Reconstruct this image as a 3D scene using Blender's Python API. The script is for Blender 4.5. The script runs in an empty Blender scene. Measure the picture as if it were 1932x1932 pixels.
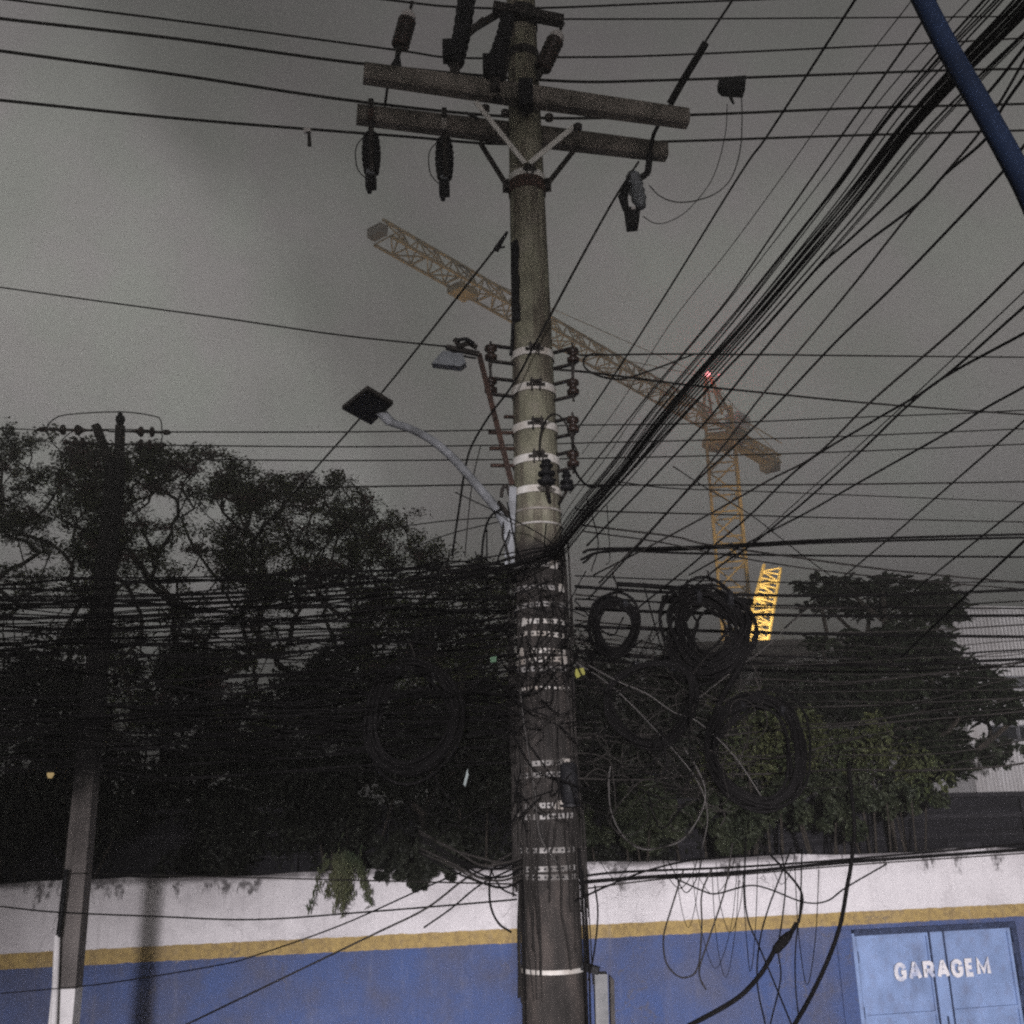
import bpy, bmesh, math, random
import numpy as np
from mathutils import Vector, Matrix, Euler

random.seed(11)
NPR = np.random.default_rng(7)
SC = bpy.context.scene
COL = SC.collection

# ------------------------------------------------------------------ camera
CAM_Z = 5.0
PITCH, ROLL = math.radians(16.8), math.radians(-1.45)
cd = bpy.data.cameras.new("camera")
cam = bpy.data.objects.new("camera", cd)
COL.objects.link(cam)
cd.sensor_fit = 'HORIZONTAL'
cd.sensor_width = 36.0
cd.lens = 36.0                       # focal length = picture width
cd.clip_start, cd.clip_end = 0.05, 2000.0
CR = Matrix.Rotation(math.pi / 2 + PITCH, 3, 'X') @ Matrix.Rotation(ROLL, 3, 'Z')
cam.matrix_world = Matrix.Translation((0, 0, CAM_Z)) @ CR.to_4x4()
SC.camera = cam

# ------------------------------------------------------------------ night sky: city glow on low cloud
w = bpy.data.worlds.new("World")
SC.world = w
w.use_nodes = True
nt = w.node_tree
nt.nodes.clear()
N, L = nt.nodes.new, nt.links.new
wo = N("ShaderNodeOutputWorld"); bg = N("ShaderNodeBackground"); L(bg.outputs[0], wo.inputs[0])
tc = N("ShaderNodeTexCoord")
sep = N("ShaderNodeSeparateXYZ"); L(tc.outputs["Generated"], sep.inputs[0])
el = N("ShaderNodeValToRGB"); L(sep.outputs["Z"], el.inputs[0])
r = el.color_ramp
r.elements[0].position = 0.0; r.elements[0].color = (0.215, 0.211, 0.210, 1)
r.elements[1].position = 1.0; r.elements[1].color = (0.028, 0.027, 0.028, 1)
for p_, c_ in ((0.16, (0.190, 0.187, 0.185)), (0.30, (0.138, 0.136, 0.132)), (0.40, (0.103, 0.101, 0.095)), (0.52, (0.080, 0.078, 0.074)), (0.66, (0.050, 0.048, 0.047))):
    e_ = r.elements.new(p_); e_.color = (*c_, 1)
SKY_GAIN = 4.3
# broad glowing cloud bank over the trees, ragged where it meets the darker sky
def dir_of(px, py):
    v = CR @ Vector(((px - 966) / 1932, -(py - 966) / 1932, -1)); return v.normalized()
nz = N("ShaderNodeTexNoise"); nz.inputs["Scale"].default_value = 2.6; nz.inputs["Detail"].default_value = 5; nz.inputs["Roughness"].default_value = 0.5
L(tc.outputs["Generated"], nz.inputs["Vector"])
dot = N("ShaderNodeVectorMath"); dot.operation = 'DOT_PRODUCT'; dot.inputs[1].default_value = dir_of(330, 0).cross(dir_of(640, 620)).normalized()
L(tc.outputs["Generated"], dot.inputs[0])       # > 0 on the trees' side of the cloud edge
ma = N("ShaderNodeMath"); ma.operation = 'MULTIPLY_ADD'; ma.inputs[1].default_value = 0.30; L(nz.outputs["Fac"], ma.inputs[0]); L(dot.outputs["Value"], ma.inputs[2])
mr = N("ShaderNodeValToRGB"); mr.color_ramp.interpolation = 'EASE'
mo = N("ShaderNodeMath"); mo.operation = 'ADD'; mo.inputs[1].default_value = 0.35; L(ma.outputs[0], mo.inputs[0]); L(mo.outputs[0], mr.inputs[0])
ce = mr.color_ramp.elements                       # 0.5 = the edge itself
ce[0].position = 0.0; ce[0].color = (0.70, 0.70, 0.70, 1); ce[1].position = 0.68; ce[1].color = (1.0, 1.0, 1.0, 1)
for p_, v_ in ((0.20, 0.70), (0.33, 0.58), (0.43, 0.44), (0.50, 0.54), (0.57, 0.94)):
    e_ = ce.new(p_); e_.color = (v_, v_, v_, 1)
ms = N("ShaderNodeMath"); ms.operation = 'MULTIPLY'; ms.inputs[1].default_value = SKY_GAIN; L(mr.outputs[0], ms.inputs[0])
nz2 = N("ShaderNodeTexNoise"); nz2.inputs["Scale"].default_value = 5.0; nz2.inputs["Detail"].default_value = 7
L(tc.outputs["Generated"], nz2.inputs["Vector"])
mr2 = N("ShaderNodeMapRange"); mr2.inputs["From Min"].default_value = 0.3; mr2.inputs["From Max"].default_value = 0.7; mr2.inputs["To Min"].default_value = 0.82; mr2.inputs["To Max"].default_value = 1.18
L(nz2.outputs["Fac"], mr2.inputs["Value"])
mu = N("ShaderNodeMath"); mu.operation = 'MULTIPLY'; L(ms.outputs[0], mu.inputs[0]); L(mr2.outputs[0], mu.inputs[1])
# faint colour blotches (greenish / mauve cloud)
nz3 = N("ShaderNodeTexNoise"); nz3.inputs["Scale"].default_value = 13.0; nz3.inputs["Detail"].default_value = 6
L(tc.outputs["Generated"], nz3.inputs["Vector"])
cr3 = N("ShaderNodeValToRGB"); L(nz3.outputs["Fac"], cr3.inputs[0])
cr3.color_ramp.elements[0].position = 0.38; cr3.color_ramp.elements[0].color = (0.955, 1.01, 0.975, 1)
cr3.color_ramp.elements[1].position = 0.62; cr3.color_ramp.elements[1].color = (1.02, 0.975, 1.03, 1)
mx = N("ShaderNodeMix"); mx.data_type = 'RGBA'; mx.blend_type = 'MULTIPLY'; mx.inputs[0].default_value = 1.0
L(el.outputs[0], mx.inputs["A"]); L(cr3.outputs[0], mx.inputs["B"])
L(mx.outputs["Result"], bg.inputs["Color"]); L(mu.outputs[0], bg.inputs["Strength"])

# ------------------------------------------------------------------ the street's lamp, on a post behind the camera (its post is built further down)
LAMP_POS = Vector((-0.3, -40.0, 7.0))
LAMP_DIR = Vector((0.26, math.cos(math.radians(-35.6)), math.sin(math.radians(-35.6))))
ld = bpy.data.lights.new("street_lamp_light", 'SPOT')
ld.energy = 350000.0; ld.color = (1.0, 0.955, 1.0); ld.shadow_soft_size = 1.5
ld.spot_size = math.radians(80.0); ld.spot_blend = 0.27
lamp = bpy.data.objects.new("street_lamp_light", ld); COL.objects.link(lamp)
lamp.location = LAMP_POS
lamp.rotation_euler = LAMP_DIR.to_track_quat('-Z', 'Y').to_euler()

# ------------------------------------------------------------------ exposure
vs = SC.view_settings
vs.view_transform = 'Standard'; vs.look = 'None'; vs.exposure = 0.0; vs.gamma = 1.0
SC.render.engine = 'CYCLES'
SC.cycles.max_bounces = 3; SC.cycles.diffuse_bounces = 1; SC.cycles.glossy_bounces = 1
SC.cycles.transparent_max_bounces = 6; SC.cycles.volume_bounces = 0
SC.cycles.use_denoising = False
SC.cycles.pixel_filter_type = 'BLACKMAN_HARRIS'; SC.cycles.filter_width = 2.3
SC.cycles.use_adaptive_sampling = True; SC.cycles.adaptive_threshold = 0.03; SC.cycles.adaptive_min_samples = 16
SC.cycles.sample_clamp_indirect = 1.0; SC.cycles.sample_clamp_direct = 4.0

# ------------------------------------------------------------------ helpers
def ray(px, py):
    return CR @ Vector(((px - 966) / 1932, -(py - 966) / 1932, -1))
C0 = Vector((0, 0, CAM_Z))
def P(px, py, Y):
    d = ray(px, py); return C0 + d * (Y / d.y)
def PZ(px, py, z):
    d = ray(px, py); return C0 + d * ((z - CAM_Z) / d.z)
K_ST = 0.24                                     # the street runs along (1, 0.24)
WALL_Y = 18.0
def PPL(px, py, Y0):                            # on the vertical plane y = Y0 + K x, parallel to the street
    d = ray(px, py); t = Y0 / (d.y - K_ST * d.x); return C0 + d * t
SDIR = Vector((1, K_ST, 0)).normalized()
SNOR = Vector((K_ST, -1, 0)).normalized()       # points towards the camera side

MATS = {}
def mat(name, col, rough=0.8, metal=0.0, var=0.25, scale=6.0, col2=None, bump=0.0, bscale=None, spec=0.3, stretch=None, detail=5):
    if name in MATS: return MATS[name]
    m = bpy.data.materials.new(name); m.use_nodes = True
    t = m.node_tree; b = t.nodes["Principled BSDF"]
    b.inputs["Roughness"].default_value = rough; b.inputs["Metallic"].default_value = metal
    b.inputs["Specular IOR Level"].default_value = spec
    tcx = t.nodes.new("ShaderNodeTexCoord"); vec = tcx.outputs["Object"]
    if stretch:
        mp = t.nodes.new("ShaderNodeMapping"); mp.inputs["Scale"].default_value = stretch
        t.links.new(vec, mp.inputs[0]); vec = mp.outputs[0]
    n = t.nodes.new("ShaderNodeTexNoise"); n.inputs["Scale"].default_value = scale; n.inputs["Detail"].default_value = detail
    t.links.new(vec, n.inputs["Vector"])
    cr = t.nodes.new("ShaderNodeValToRGB"); t.links.new(n.outputs["Fac"], cr.inputs[0])
    c2 = col2 or tuple(min(1, c * (1 + var)) for c in col); c1 = col if col2 else tuple(c * (1 - var) for c in col)
    cr.color_ramp.elements[0].position = 0.35; cr.color_ramp.elements[0].color = (*c1, 1)
    cr.color_ramp.elements[1].position = 0.66; cr.color_ramp.elements[1].color = (*c2, 1)
    t.links.new(cr.outputs[0], b.inputs["Base Color"])
    if bump:
        n2 = t.nodes.new("ShaderNodeTexNoise"); n2.inputs["Scale"].default_value = bscale or scale * 4; n2.inputs["Detail"].default_value = 4
        t.links.new(vec, n2.inputs["Vector"])
        bp = t.nodes.new("ShaderNodeBump"); bp.inputs["Strength"].default_value = bump; bp.inputs["Distance"].default_value = 0.02
        t.links.new(n2.outputs["Fac"], bp.inputs["Height"]); t.links.new(bp.outputs[0], b.inputs["Normal"])
    MATS[name] = m
    return m

def emit(name, col, strength):
    m = bpy.data.materials.new(name); m.use_nodes = True
    t = m.node_tree; t.nodes.clear()
    o = t.nodes.new("ShaderNodeOutputMaterial"); e = t.nodes.new("ShaderNodeEmission")
    e.inputs[0].default_value = (*col, 1); e.inputs[1].default_value = strength
    t.links.new(e.outputs[0], o.inputs[0]); return m

class MB:
    """collects shapes into one mesh"""
    def __init__(s): s.v = []; s.f = []
    def add(s, vs_, fs_):
        o = len(s.v); s.v += [tuple(x) for x in vs_]; s.f += [tuple(i + o for i in f) for f in fs_]; return s
    def box(s, c, size, rot=None):
        c = Vector(c); hx, hy, hz = [q / 2 for q in size]
        vs_ = []
        for x in (-hx, hx):
            for y in (-hy, hy):
                for z in (-hz, hz):
                    q = Vector((x, y, z)); vs_.append(c + (rot @ q if rot else q))
        return s.add(vs_, [(0, 1, 3, 2), (4, 6, 7, 5), (0, 4, 5, 1), (2, 3, 7, 6), (0, 2, 6, 4), (1, 5, 7, 3)])
    def bar(s, a, b, wd, ht, up=Vector((0, 0, 1))):
        a, b = Vector(a), Vector(b); d = (b - a); ln = d.length
        if ln < 1e-6: return s
        x = d / ln; y = up.cross(x)
        if y.length < 1e-4: y = Vector((0, 1, 0)).cross(x)
        y.normalize(); z = x.cross(y)
        return s.box((a + b) / 2, (ln, wd, ht), Matrix((x, y, z)).transposed())
    def tube(s, pts, rad, n=6, cap=True):
        pts = [Vector(p) for p in pts]; m = len(pts)
        rs = rad if isinstance(rad, (list, tuple)) else [rad] * m
        vs_, fs_ = [], []
        t0 = (pts[1] - pts[0]).normalized()
        up = Vector((0, 0, 1)) if abs(t0.z) < 0.9 else Vector((0, 1, 0))
        u = up.cross(t0).normalized()
        for i in range(m):
            t = ((pts[min(i + 1, m - 1)] - pts[max(i - 1, 0)]))
            if t.length < 1e-9: t = t0
            t.normalize()
            u = (u - t * u.dot(t))
            if u.length < 1e-6: u = t.orthogonal()
            u.normalize(); v = t.cross(u)
            for k in range(n):
                a = 2 * math.pi * k / n
                vs_.append(pts[i] + (u * math.cos(a) + v * math.sin(a)) * rs[i])
        for i in range(m - 1):
            for k in range(n):
                k2 = (k + 1) % n
                fs_.append((i * n + k, i * n + k2, (i + 1) * n + k2, (i + 1) * n + k))
        if cap:
            fs_.append(tuple(reversed(range(n)))); fs_.append(tuple(range((m - 1) * n, m * n)))
        return s.add(vs_, fs_)
    def lathe(s, a, b, prof, n=12):
        """profile [(t along a->b in 0..1, radius)]"""
        a, b = Vector(a), Vector(b); t = (b - a).normalized(); u = t.orthogonal().normalized(); v = t.cross(u)
        vs_, fs_ = [], []
        for (q, rr) in prof:
            c = a.lerp(b, q)
            for k in range(n):
                an = 2 * math.pi * k / n
                vs_.append(c + (u * math.cos(an) + v * math.sin(an)) * rr)
        m = len(prof)
        for i in range(m - 1):
            for k in range(n):
                k2 = (k + 1) % n
                fs_.append((i * n + k, i * n + k2, (i + 1) * n + k2, (i + 1) * n + k))
        fs_.append(tuple(reversed(range(n)))); fs_.append(tuple(range((m - 1) * n, m * n)))
        return s.add(vs_, fs_)
    def prism(s, poly, off):
        """closed polygon (list of points) extruded by a vector"""
        off = Vector(off); n = len(poly); vs_ = [Vector(p) for p in poly] + [Vector(p) + off for p in poly]
        fs_ = [tuple(reversed(range(n))), tuple(range(n, 2 * n))] + [(i, (i + 1) % n, n + (i + 1) % n, n + i) for i in range(n)]
        return s.add(vs_, fs_)
    def build(s, name, material, parent=None, smooth=False, stuff=False):
        me = bpy.data.meshes.new(name); me.from_pydata(s.v, [], s.f); me.update()
        if smooth:
            me.polygons.foreach_set("use_smooth", [True] * len(me.polygons))
        me.materials.append(material)
        bmx = bmesh.new(); bmx.from_mesh(me); bmesh.ops.recalc_face_normals(bmx, faces=bmx.faces); bmx.to_mesh(me); bmx.free()
        o = bpy.data.objects.new(name, me); COL.objects.link(o)
        if parent is not None: adopt(o, parent)
        if stuff: o["kind"] = "stuff"
        return o

ORIGIN = {}
def adopt(o, parent):
    o.parent = parent
    o.matrix_parent_inverse = Matrix.Translation(-ORIGIN.get(parent.name, Vector((0, 0, 0))))
def thing(name, label, cat, loc=(0, 0, 0), group=None):
    o = bpy.data.objects.new(name, None); COL.objects.link(o)
    o.location = loc; ORIGIN[o.name] = Vector(loc); o.empty_display_size = 0.2
    return tag(o, label, cat, group)
def tag(o, label, cat, group=None):
    o["label"] = label; o["category"] = cat
    if group: o["group"] = group
    return o
def struct(o):
    o["kind"] = "structure"; return o

def smoothline(pts, step=8):
    """Catmull-Rom through the points"""
    pts = [Vector(p) for p in pts]
    if len(pts) == 2:
        return [pts[0].lerp(pts[1], i / step) for i in range(step + 1)]
    out = []
    for i in range(len(pts) - 1):
        p0 = pts[i - 1] if i > 0 else pts[i] * 2 - pts[i + 1]
        p1, p2 = pts[i], pts[i + 1]
        p3 = pts[i + 2] if i + 2 < len(pts) else pts[i + 1] * 2 - pts[i]
        for k in range(step):
            t = k / step
            out.append(0.5 * ((2 * p1) + (p2 - p0) * t + (2 * p0 - 5 * p1 + 4 * p2 - p3) * t * t + (3 * p1 - p0 - 3 * p2 + p3) * t ** 3))
    out.append(pts[-1]); return out

def path3(pts, Y0, Y1):
    """picture polyline -> world, depth running from Y0 to Y1 along it"""
    ln = [0]
    for a, b in zip(pts, pts[1:]): ln.append(ln[-1] + math.hypot(b[0] - a[0], b[1] - a[1]))
    return [P(p[0], p[1], Y0 + (Y1 - Y0) * l / ln[-1]) for p, l in zip(pts, ln)]
def extend(pts, at0, at1, dist=4.0):
    pts = list(pts)
    if at0: d = (pts[0] - pts[1]).normalized(); pts.insert(0, pts[0] + d * dist)
    if at1: d = (pts[-1] - pts[-2]).normalized(); pts.append(pts[-1] + d * dist)
    return pts

# ------------------------------------------------------------------ materials
M_CABLE = mat("cable_black", (0.0046, 0.0043, 0.0044), 0.8, var=0.4, scale=3, spec=0.025)
M_CABLE2 = mat("cable_faded", (0.016, 0.0145, 0.0135), 0.8, var=0.4, scale=2, spec=0.05)
M_CABLEG = mat("cable_grey", (0.034, 0.031, 0.029), 0.6, var=0.3, scale=5)
M_WIRE = mat("bare_wire", (0.014, 0.013, 0.012), 0.75, var=0.3, spec=0.05)
M_GALV = mat("galvanised_steel", (0.40, 0.385, 0.36), 0.65, 0.15, col2=(0.20, 0.175, 0.15), scale=10)
M_DKMET = mat("dark_iron", (0.018, 0.015, 0.013), 0.7, 0.1, var=0.4, scale=12)
M_RUST = mat("rusty_iron", (0.050, 0.026, 0.018), 0.85, 0.1, col2=(0.028, 0.018, 0.015), scale=14)
M_CONC = mat("concrete_arm", (0.175, 0.155, 0.135), 0.9, col2=(0.060, 0.055, 0.045), scale=5, bump=0.4, bscale=40)
M_PORC = mat("brown_porcelain", (0.022, 0.013, 0.010), 0.4, var=0.3, spec=0.3)
M_BLKPOLY = mat("black_polymer", (0.008, 0.008, 0.009), 0.6, var=0.3, spec=0.1)
M_GREYPOLY = mat("grey_polymer", (0.13, 0.14, 0.15), 0.5, var=0.2)
M_LAMPGREY = mat("lamp_paint", (0.12, 0.125, 0.13), 0.6, 0.0, col2=(0.25, 0.26, 0.275), scale=9)
M_GALVDULL = mat("weathered_strap_steel", (0.06, 0.055, 0.05), 0.7, 0.2, col2=(0.26, 0.25, 0.24), scale=11)
M_GALVBAND = mat("galvanised_band", (0.66, 0.64, 0.60), 0.6, 0.0, col2=(0.42, 0.38, 0.33), scale=9)
M_GALVBR = mat("bright_brace_steel", (0.62, 0.60, 0.56), 0.6, 0.0, var=0.12, scale=9)
M_WHITECER = mat("pale_ceramic", (0.55, 0.52, 0.50), 0.4, var=0.15)
# ================================================================== SETTING
def sheet(name, s0, s1, d0, d1, z, th, m):
    """slab along the street: s along, d across (distance from the camera's line)"""
    def q(s_, d_): return Vector((s_, d_ + K_ST * s_, 0))
    a = [q(s0, d0), q(s1, d0), q(s1, d1), q(s0, d1)]
    return struct(MB().prism([v + Vector((0, 0, z - th)) for v in a], (0, 0, th)).build(name, m))
M_GROUND = mat("ground_earth", (0.07, 0.06, 0.05), 0.95, var=0.4, scale=0.8, bump=0.3)
M_ASPH = mat("asphalt", (0.045, 0.045, 0.047), 0.9, var=0.3, scale=3, bump=0.3, bscale=60)
M_PAVE = mat("pavement_concrete", (0.26, 0.25, 0.24), 0.9, var=0.25, scale=1.5, bump=0.2)
M_KERB = mat("kerb_stone", (0.32, 0.31, 0.30), 0.9, var=0.2, scale=4)
M_MARK = mat("road_paint", (0.62, 0.60, 0.55), 0.8, var=0.15, scale=9)
me = bpy.data.meshes.new("ground")
me.from_pydata([(-260, -120, -0.02), (260, -120, -0.02), (260, 400, -0.02), (-260, 400, -0.02)], [], [(0, 1, 2, 3)]); me.materials.append(M_GROUND)
g = bpy.data.objects.new("ground", me); COL.objects.link(g); struct(g)
sheet("road", -70, 90, 7.4, 12.2, 0.0, 0.015, M_ASPH)
sheet("pavement", -70, 90, 2.0, 7.25, 0.13, 0.13, M_PAVE)
sheet("kerb", -70, 90, 7.25, 7.4, 0.134, 0.14, M_KERB)
sheet("pavement", -70, 90, 12.35, 17.9, 0.13, 0.13, M_PAVE)
sheet("kerb", -70, 90, 12.2, 12.35, 0.134, 0.14, M_KERB)
for i in range(12):
    s0 = -40 + i * 8
    sheet("lane_marking", s0, s0 + 3.5, 9.74, 9.86, 0.004, 0.003, M_MARK)

# ------------------------------------------------------------------ painted boundary wall
Z_TOP = PPL(966, 1633, WALL_Y).z
Z_Y1 = PPL(966, 1752, WALL_Y).z
Z_Y0 = PPL(966, 1779, WALL_Y).z
def sz(s_, z_, off=0.0):
    """wall-plane point: s metres along x, height z, off metres towards the camera"""
    return Vector((s_, WALL_Y + K_ST * s_, z_)) + SNOR * off
GX0 = PPL(1608, 1780, WALL_Y).x
GX1 = PPL(1922, 1780, WALL_Y).x
GZ = PPL(1760, 1746, WALL_Y).z
def wall_paint():
    m = bpy.data.materials.new("wall_paint"); m.use_nodes = True
    t = m.node_tree; b = t.nodes["Principled BSDF"]; b.inputs["Roughness"].default_value = 0.85; b.inputs["Specular IOR Level"].default_value = 0.2
    n_, l_ = t.nodes.new, t.links.new
    tcx = n_("ShaderNodeTexCoord"); sp = n_("ShaderNodeSeparateXYZ"); l_(tcx.outputs["Object"], sp.inputs[0])
    def noise(sc, det=5, stretch=None, rough=0.55):
        n = n_("ShaderNodeTexNoise"); n.inputs["Scale"].default_value = sc; n.inputs["Detail"].default_value = det; n.inputs["Roughness"].default_value = rough
        if stretch:
            mp = n_("ShaderNodeMapping"); mp.inputs["Scale"].default_value = stretch; l_(tcx.outputs["Object"], mp.inputs[0]); l_(mp.outputs[0], n.inputs["Vector"])
        else: l_(tcx.outputs["Object"], n.inputs["Vector"])
        return n.outputs["Fac"]
    def math_(op, a, b_=None, c=None):
        q = n_("ShaderNodeMath"); q.operation = op
        for i, x in enumerate((a, b_, c)):
            if x is None: continue
            if isinstance(x, (int, float)): q.inputs[i].default_value = x
            else: l_(x, q.inputs[i])
        return q.outputs[0]
    def mix(f, a, b_):
        q = n_("ShaderNodeMix"); q.data_type = 'RGBA'
        l_(f, q.inputs[0])
        for i, x in (("A", a), ("B", b_)):
            if isinstance(x, tuple): q.inputs[i].default_value = (*x, 1)
            else: l_(x, q.inputs[i])
        return q.outputs["Result"]
    def rng(v, a, b_, c=0.0, d=1.0):
        q = n_("ShaderNodeMapRange"); q.interpolation_type = 'SMOOTHSTEP'
        q.inputs["From Min"].default_value = a; q.inputs["From Max"].default_value = b_; q.inputs["To Min"].default_value = c; q.inputs["To Max"].default_value = d
        l_(v, q.inputs["Value"]); return q.outputs[0]
    z = sp.outputs["Z"]
    wob = math_('MULTIPLY_ADD', noise(7, 4), 0.045, z)           # hand-painted, uneven edges
    wob = math_('ADD', wob, -0.0225)
    blotch = noise(0.9, 6); fine = noise(11, 6)
    white = mix(rng(blotch, 0.40, 0.75), (0.72, 0.69, 0.70), (0.56, 0.53, 0.54))
    yellow = mix(rng(fine, 0.35, 0.7), (0.40, 0.285, 0.105), (0.27, 0.19, 0.08))
    blue = mix(rng(noise(1.3, 6), 0.3, 0.72), (0.056, 0.092, 0.225), (0.072, 0.086, 0.155))
    col = mix(rng(wob, Z_Y0 - 0.006, Z_Y0 + 0.006), blue, yellow)
    col = mix(rng(wob, Z_Y1 - 0.006, Z_Y1 + 0.006), col, white)
    # black mould hanging from the top of the wall in drips
    drip = noise(2.2, 6, (1.0, 1.0, 0.25), 0.65)
    depth = math_('MULTIPLY_ADD', rng(drip, 0.44, 0.76), 0.62, Z_TOP * -1 + 0.0)
    edge = math_('ADD', z, depth)                                 # > 0 where the drip reaches
    band = math_('MULTIPLY', rng(math_('ADD', z, -Z_TOP + 0.0), -0.13, -0.02), rng(blotch, 0.30, 0.50))
    mould = math_('MAXIMUM', math_('MULTIPLY', rng(edge, -0.02, 0.10), rng(fine, 0.30, 0.62)), band)
    col = mix(math_('MULTIPLY', mould, 0.88), col, (0.045, 0.040, 0.040))
    # thin rain streaks and scuffs
    st = noise(5.0, 5, (1.0, 1.0, 0.06), 0.6)
    col = mix(math_('MULTIPLY', rng(st, 0.56, 0.80), 0.35), col, (0.16, 0.14, 0.14))
    # repainted patches, peeled flakes and hairline cracks
    patch = rng(noise(0.55, 2), 0.56, 0.575)
    col = mix(math_('MULTIPLY', patch, 0.05), col, (0.30, 0.29, 0.31))
    flake = math_('MULTIPLY', rng(noise(3.1, 8, None, 0.7), 0.655, 0.675), rng(noise(0.7, 2), 0.45, 0.6))
    col = mix(math_('MULTIPLY', flake, 0.75), col, (0.24, 0.215, 0.20))
    vo = n_("ShaderNodeTexVoronoi"); vo.feature = 'DISTANCE_TO_EDGE'; vo.inputs["Scale"].default_value = 0.9
    wv = n_("ShaderNodeVectorMath"); wv.operation = 'ADD'; nn = n_("ShaderNodeTexNoise"); nn.inputs["Scale"].default_value = 2.5; nn.inputs["Detail"].default_value = 6
    l_(tcx.outputs["Object"], nn.inputs["Vector"]); l_(tcx.outputs["Object"], wv.inputs[0]); l_(nn.outputs["Color"], wv.inputs[1]); l_(wv.outputs[0], vo.inputs["Vector"])
    crack = math_('MULTIPLY', rng(vo.outputs["Distance"], 0.012, 0.004), rng(noise(0.8, 2), 0.48, 0.62))
    col = mix(math_('MULTIPLY', crack, 0.55), col, (0.10, 0.09, 0.09))
    dirt = math_('MULTIPLY', rng(noise(2.6, 9, None, 0.68), 0.50, 0.72), rng(noise(0.35, 3), 0.35, 0.65))
    col = mix(math_('MULTIPLY', dirt, 0.30), col, (0.085, 0.080, 0.085))
    wash = rng(noise(7.0, 8, (1.0, 1.0, 0.18), 0.7), 0.52, 0.78)
    col = mix(math_('MULTIPLY', wash, 0.20), col, (0.30, 0.29, 0.32))
    grit = rng(noise(34, 6, None, 0.7), 0.35, 0.75)
    col = mix(math_('MULTIPLY', grit, 0.26), col, (0.12, 0.11, 0.12))
    l_(col, b.inputs["Base Color"])
    bp = n_("ShaderNodeBump"); bp.inputs["Strength"].default_value = 0.6; bp.inputs["Distance"].default_value = 0.02
    l_(noise(9, 6), bp.inputs["Height"]); l_(bp.outputs[0], b.inputs["Normal"])
    return m
M_WALL = wall_paint()
bw = thing("boundary_wall", "long boundary wall painted white above a yellow stripe and blue below, with mould along its top", "wall", sz(0, 0))
body = [sz(-26, 0), sz(GX0, 0), sz(GX0, GZ), sz(GX1, GZ), sz(GX1, 0), sz(30, 0), sz(30, Z_TOP)]
# the top edge sinks and crumbles a little
for i in range(140, -1, -1):
    s_ = -26 + 56 * i / 140
    if 0 < i < 140: body.append(sz(s_, Z_TOP + 0.018 * math.sin(s_ * 1.7) + random.uniform(-0.012, 0.012)))
body.append(sz(-26, Z_TOP))
MB().prism(body, SNOR * -0.22).build("masonry", M_WALL, bw)
# render coat of the pier beside the gate, slightly proud
MB().prism([sz(GX0 - 0.30, 0, 0.004), sz(GX0 - 0.02, 0, 0.004), sz(GX0 - 0.02, GZ, 0.004), sz(GX0 - 0.30, GZ, 0.004)], SNOR * 0.03).build("gate_pier", M_WALL, bw)

# ------------------------------------------------------------------ garage gate with its writing
def worn_paint(name, col, under, amount=0.62):
    m = bpy.data.materials.new(name); m.use_nodes = True
    t = m.node_tree; b = t.nodes["Principled BSDF"]; b.inputs["Roughness"].default_value = 0.7
    tcx = t.nodes.new("ShaderNodeTexCoord"); n = t.nodes.new("ShaderNodeTexNoise"); n.inputs["Scale"].default_value = 4.5; n.inputs["Detail"].default_value = 7; n.inputs["Roughness"].default_value = 0.62
    t.links.new(tcx.outputs["Object"], n.inputs["Vector"])
    cr = t.nodes.new("ShaderNodeValToRGB"); t.links.new(n.outputs["Fac"], cr.inputs[0])
    cr.color_ramp.elements[0].position = amount - 0.12; cr.color_ramp.elements[0].color = (*col, 1)
    cr.color_ramp.elements[1].position = amount + 0.08; cr.color_ramp.elements[1].color = (*under, 1)
    t.links.new(cr.outputs[0], b.inputs["Base Color"]); return m
M_GATE = mat("gate_blue_paint", (0.22, 0.305, 0.51), 0.55, var=0.13, scale=2.4, bump=0.1, bscale=30)
def grimy(m, col, amt, sc, st):
    """runs of dirt over a painted surface"""
    t = m.node_tree; b = t.nodes["Principled BSDF"]; src = b.inputs["Base Color"].links[0].from_socket
    tcx = t.nodes.new("ShaderNodeTexCoord"); mp = t.nodes.new("ShaderNodeMapping"); mp.inputs["Scale"].default_value = st; t.links.new(tcx.outputs["Object"], mp.inputs[0])
    n = t.nodes.new("ShaderNodeTexNoise"); n.inputs["Scale"].default_value = sc; n.inputs["Detail"].default_value = 9; n.inputs["Roughness"].default_value = 0.68; t.links.new(mp.outputs[0], n.inputs["Vector"])
    r_ = t.nodes.new("ShaderNodeMapRange"); r_.inputs["From Min"].default_value = 0.48; r_.inputs["From Max"].default_value = 0.75; r_.inputs["To Max"].default_value = amt; t.links.new(n.outputs["Fac"], r_.inputs["Value"])
    x = t.nodes.new("ShaderNodeMix"); x.data_type = 'RGBA'; t.links.new(r_.outputs[0], x.inputs[0]); t.links.new(src, x.inputs["A"]); x.inputs["B"].default_value = (*col, 1)
    t.links.new(x.outputs["Result"], b.inputs["Base Color"])
grimy(M_GATE, (0.085, 0.095, 0.14), 0.42, 3.0, (1, 1, 0.22)); grimy(M_GATE, (0.13, 0.075, 0.05), 0.30, 6.5, (1, 1, 0.8))
M_GATEDK = mat("gate_frame_paint", (0.030, 0.042, 0.085), 0.6, var=0.25, scale=8)
M_LETTER = worn_paint("letter_paint", (0.74, 0.72, 0.74), (0.28, 0.34, 0.52), 0.63)
gt = thing("garage_gate", "blue double-leaf metal garage gate reading GARAGEM in worn white capitals", "gate", sz((GX0 + GX1) / 2, 0))
gm = (GX0 + GX1) / 2 - 0.02
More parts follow.
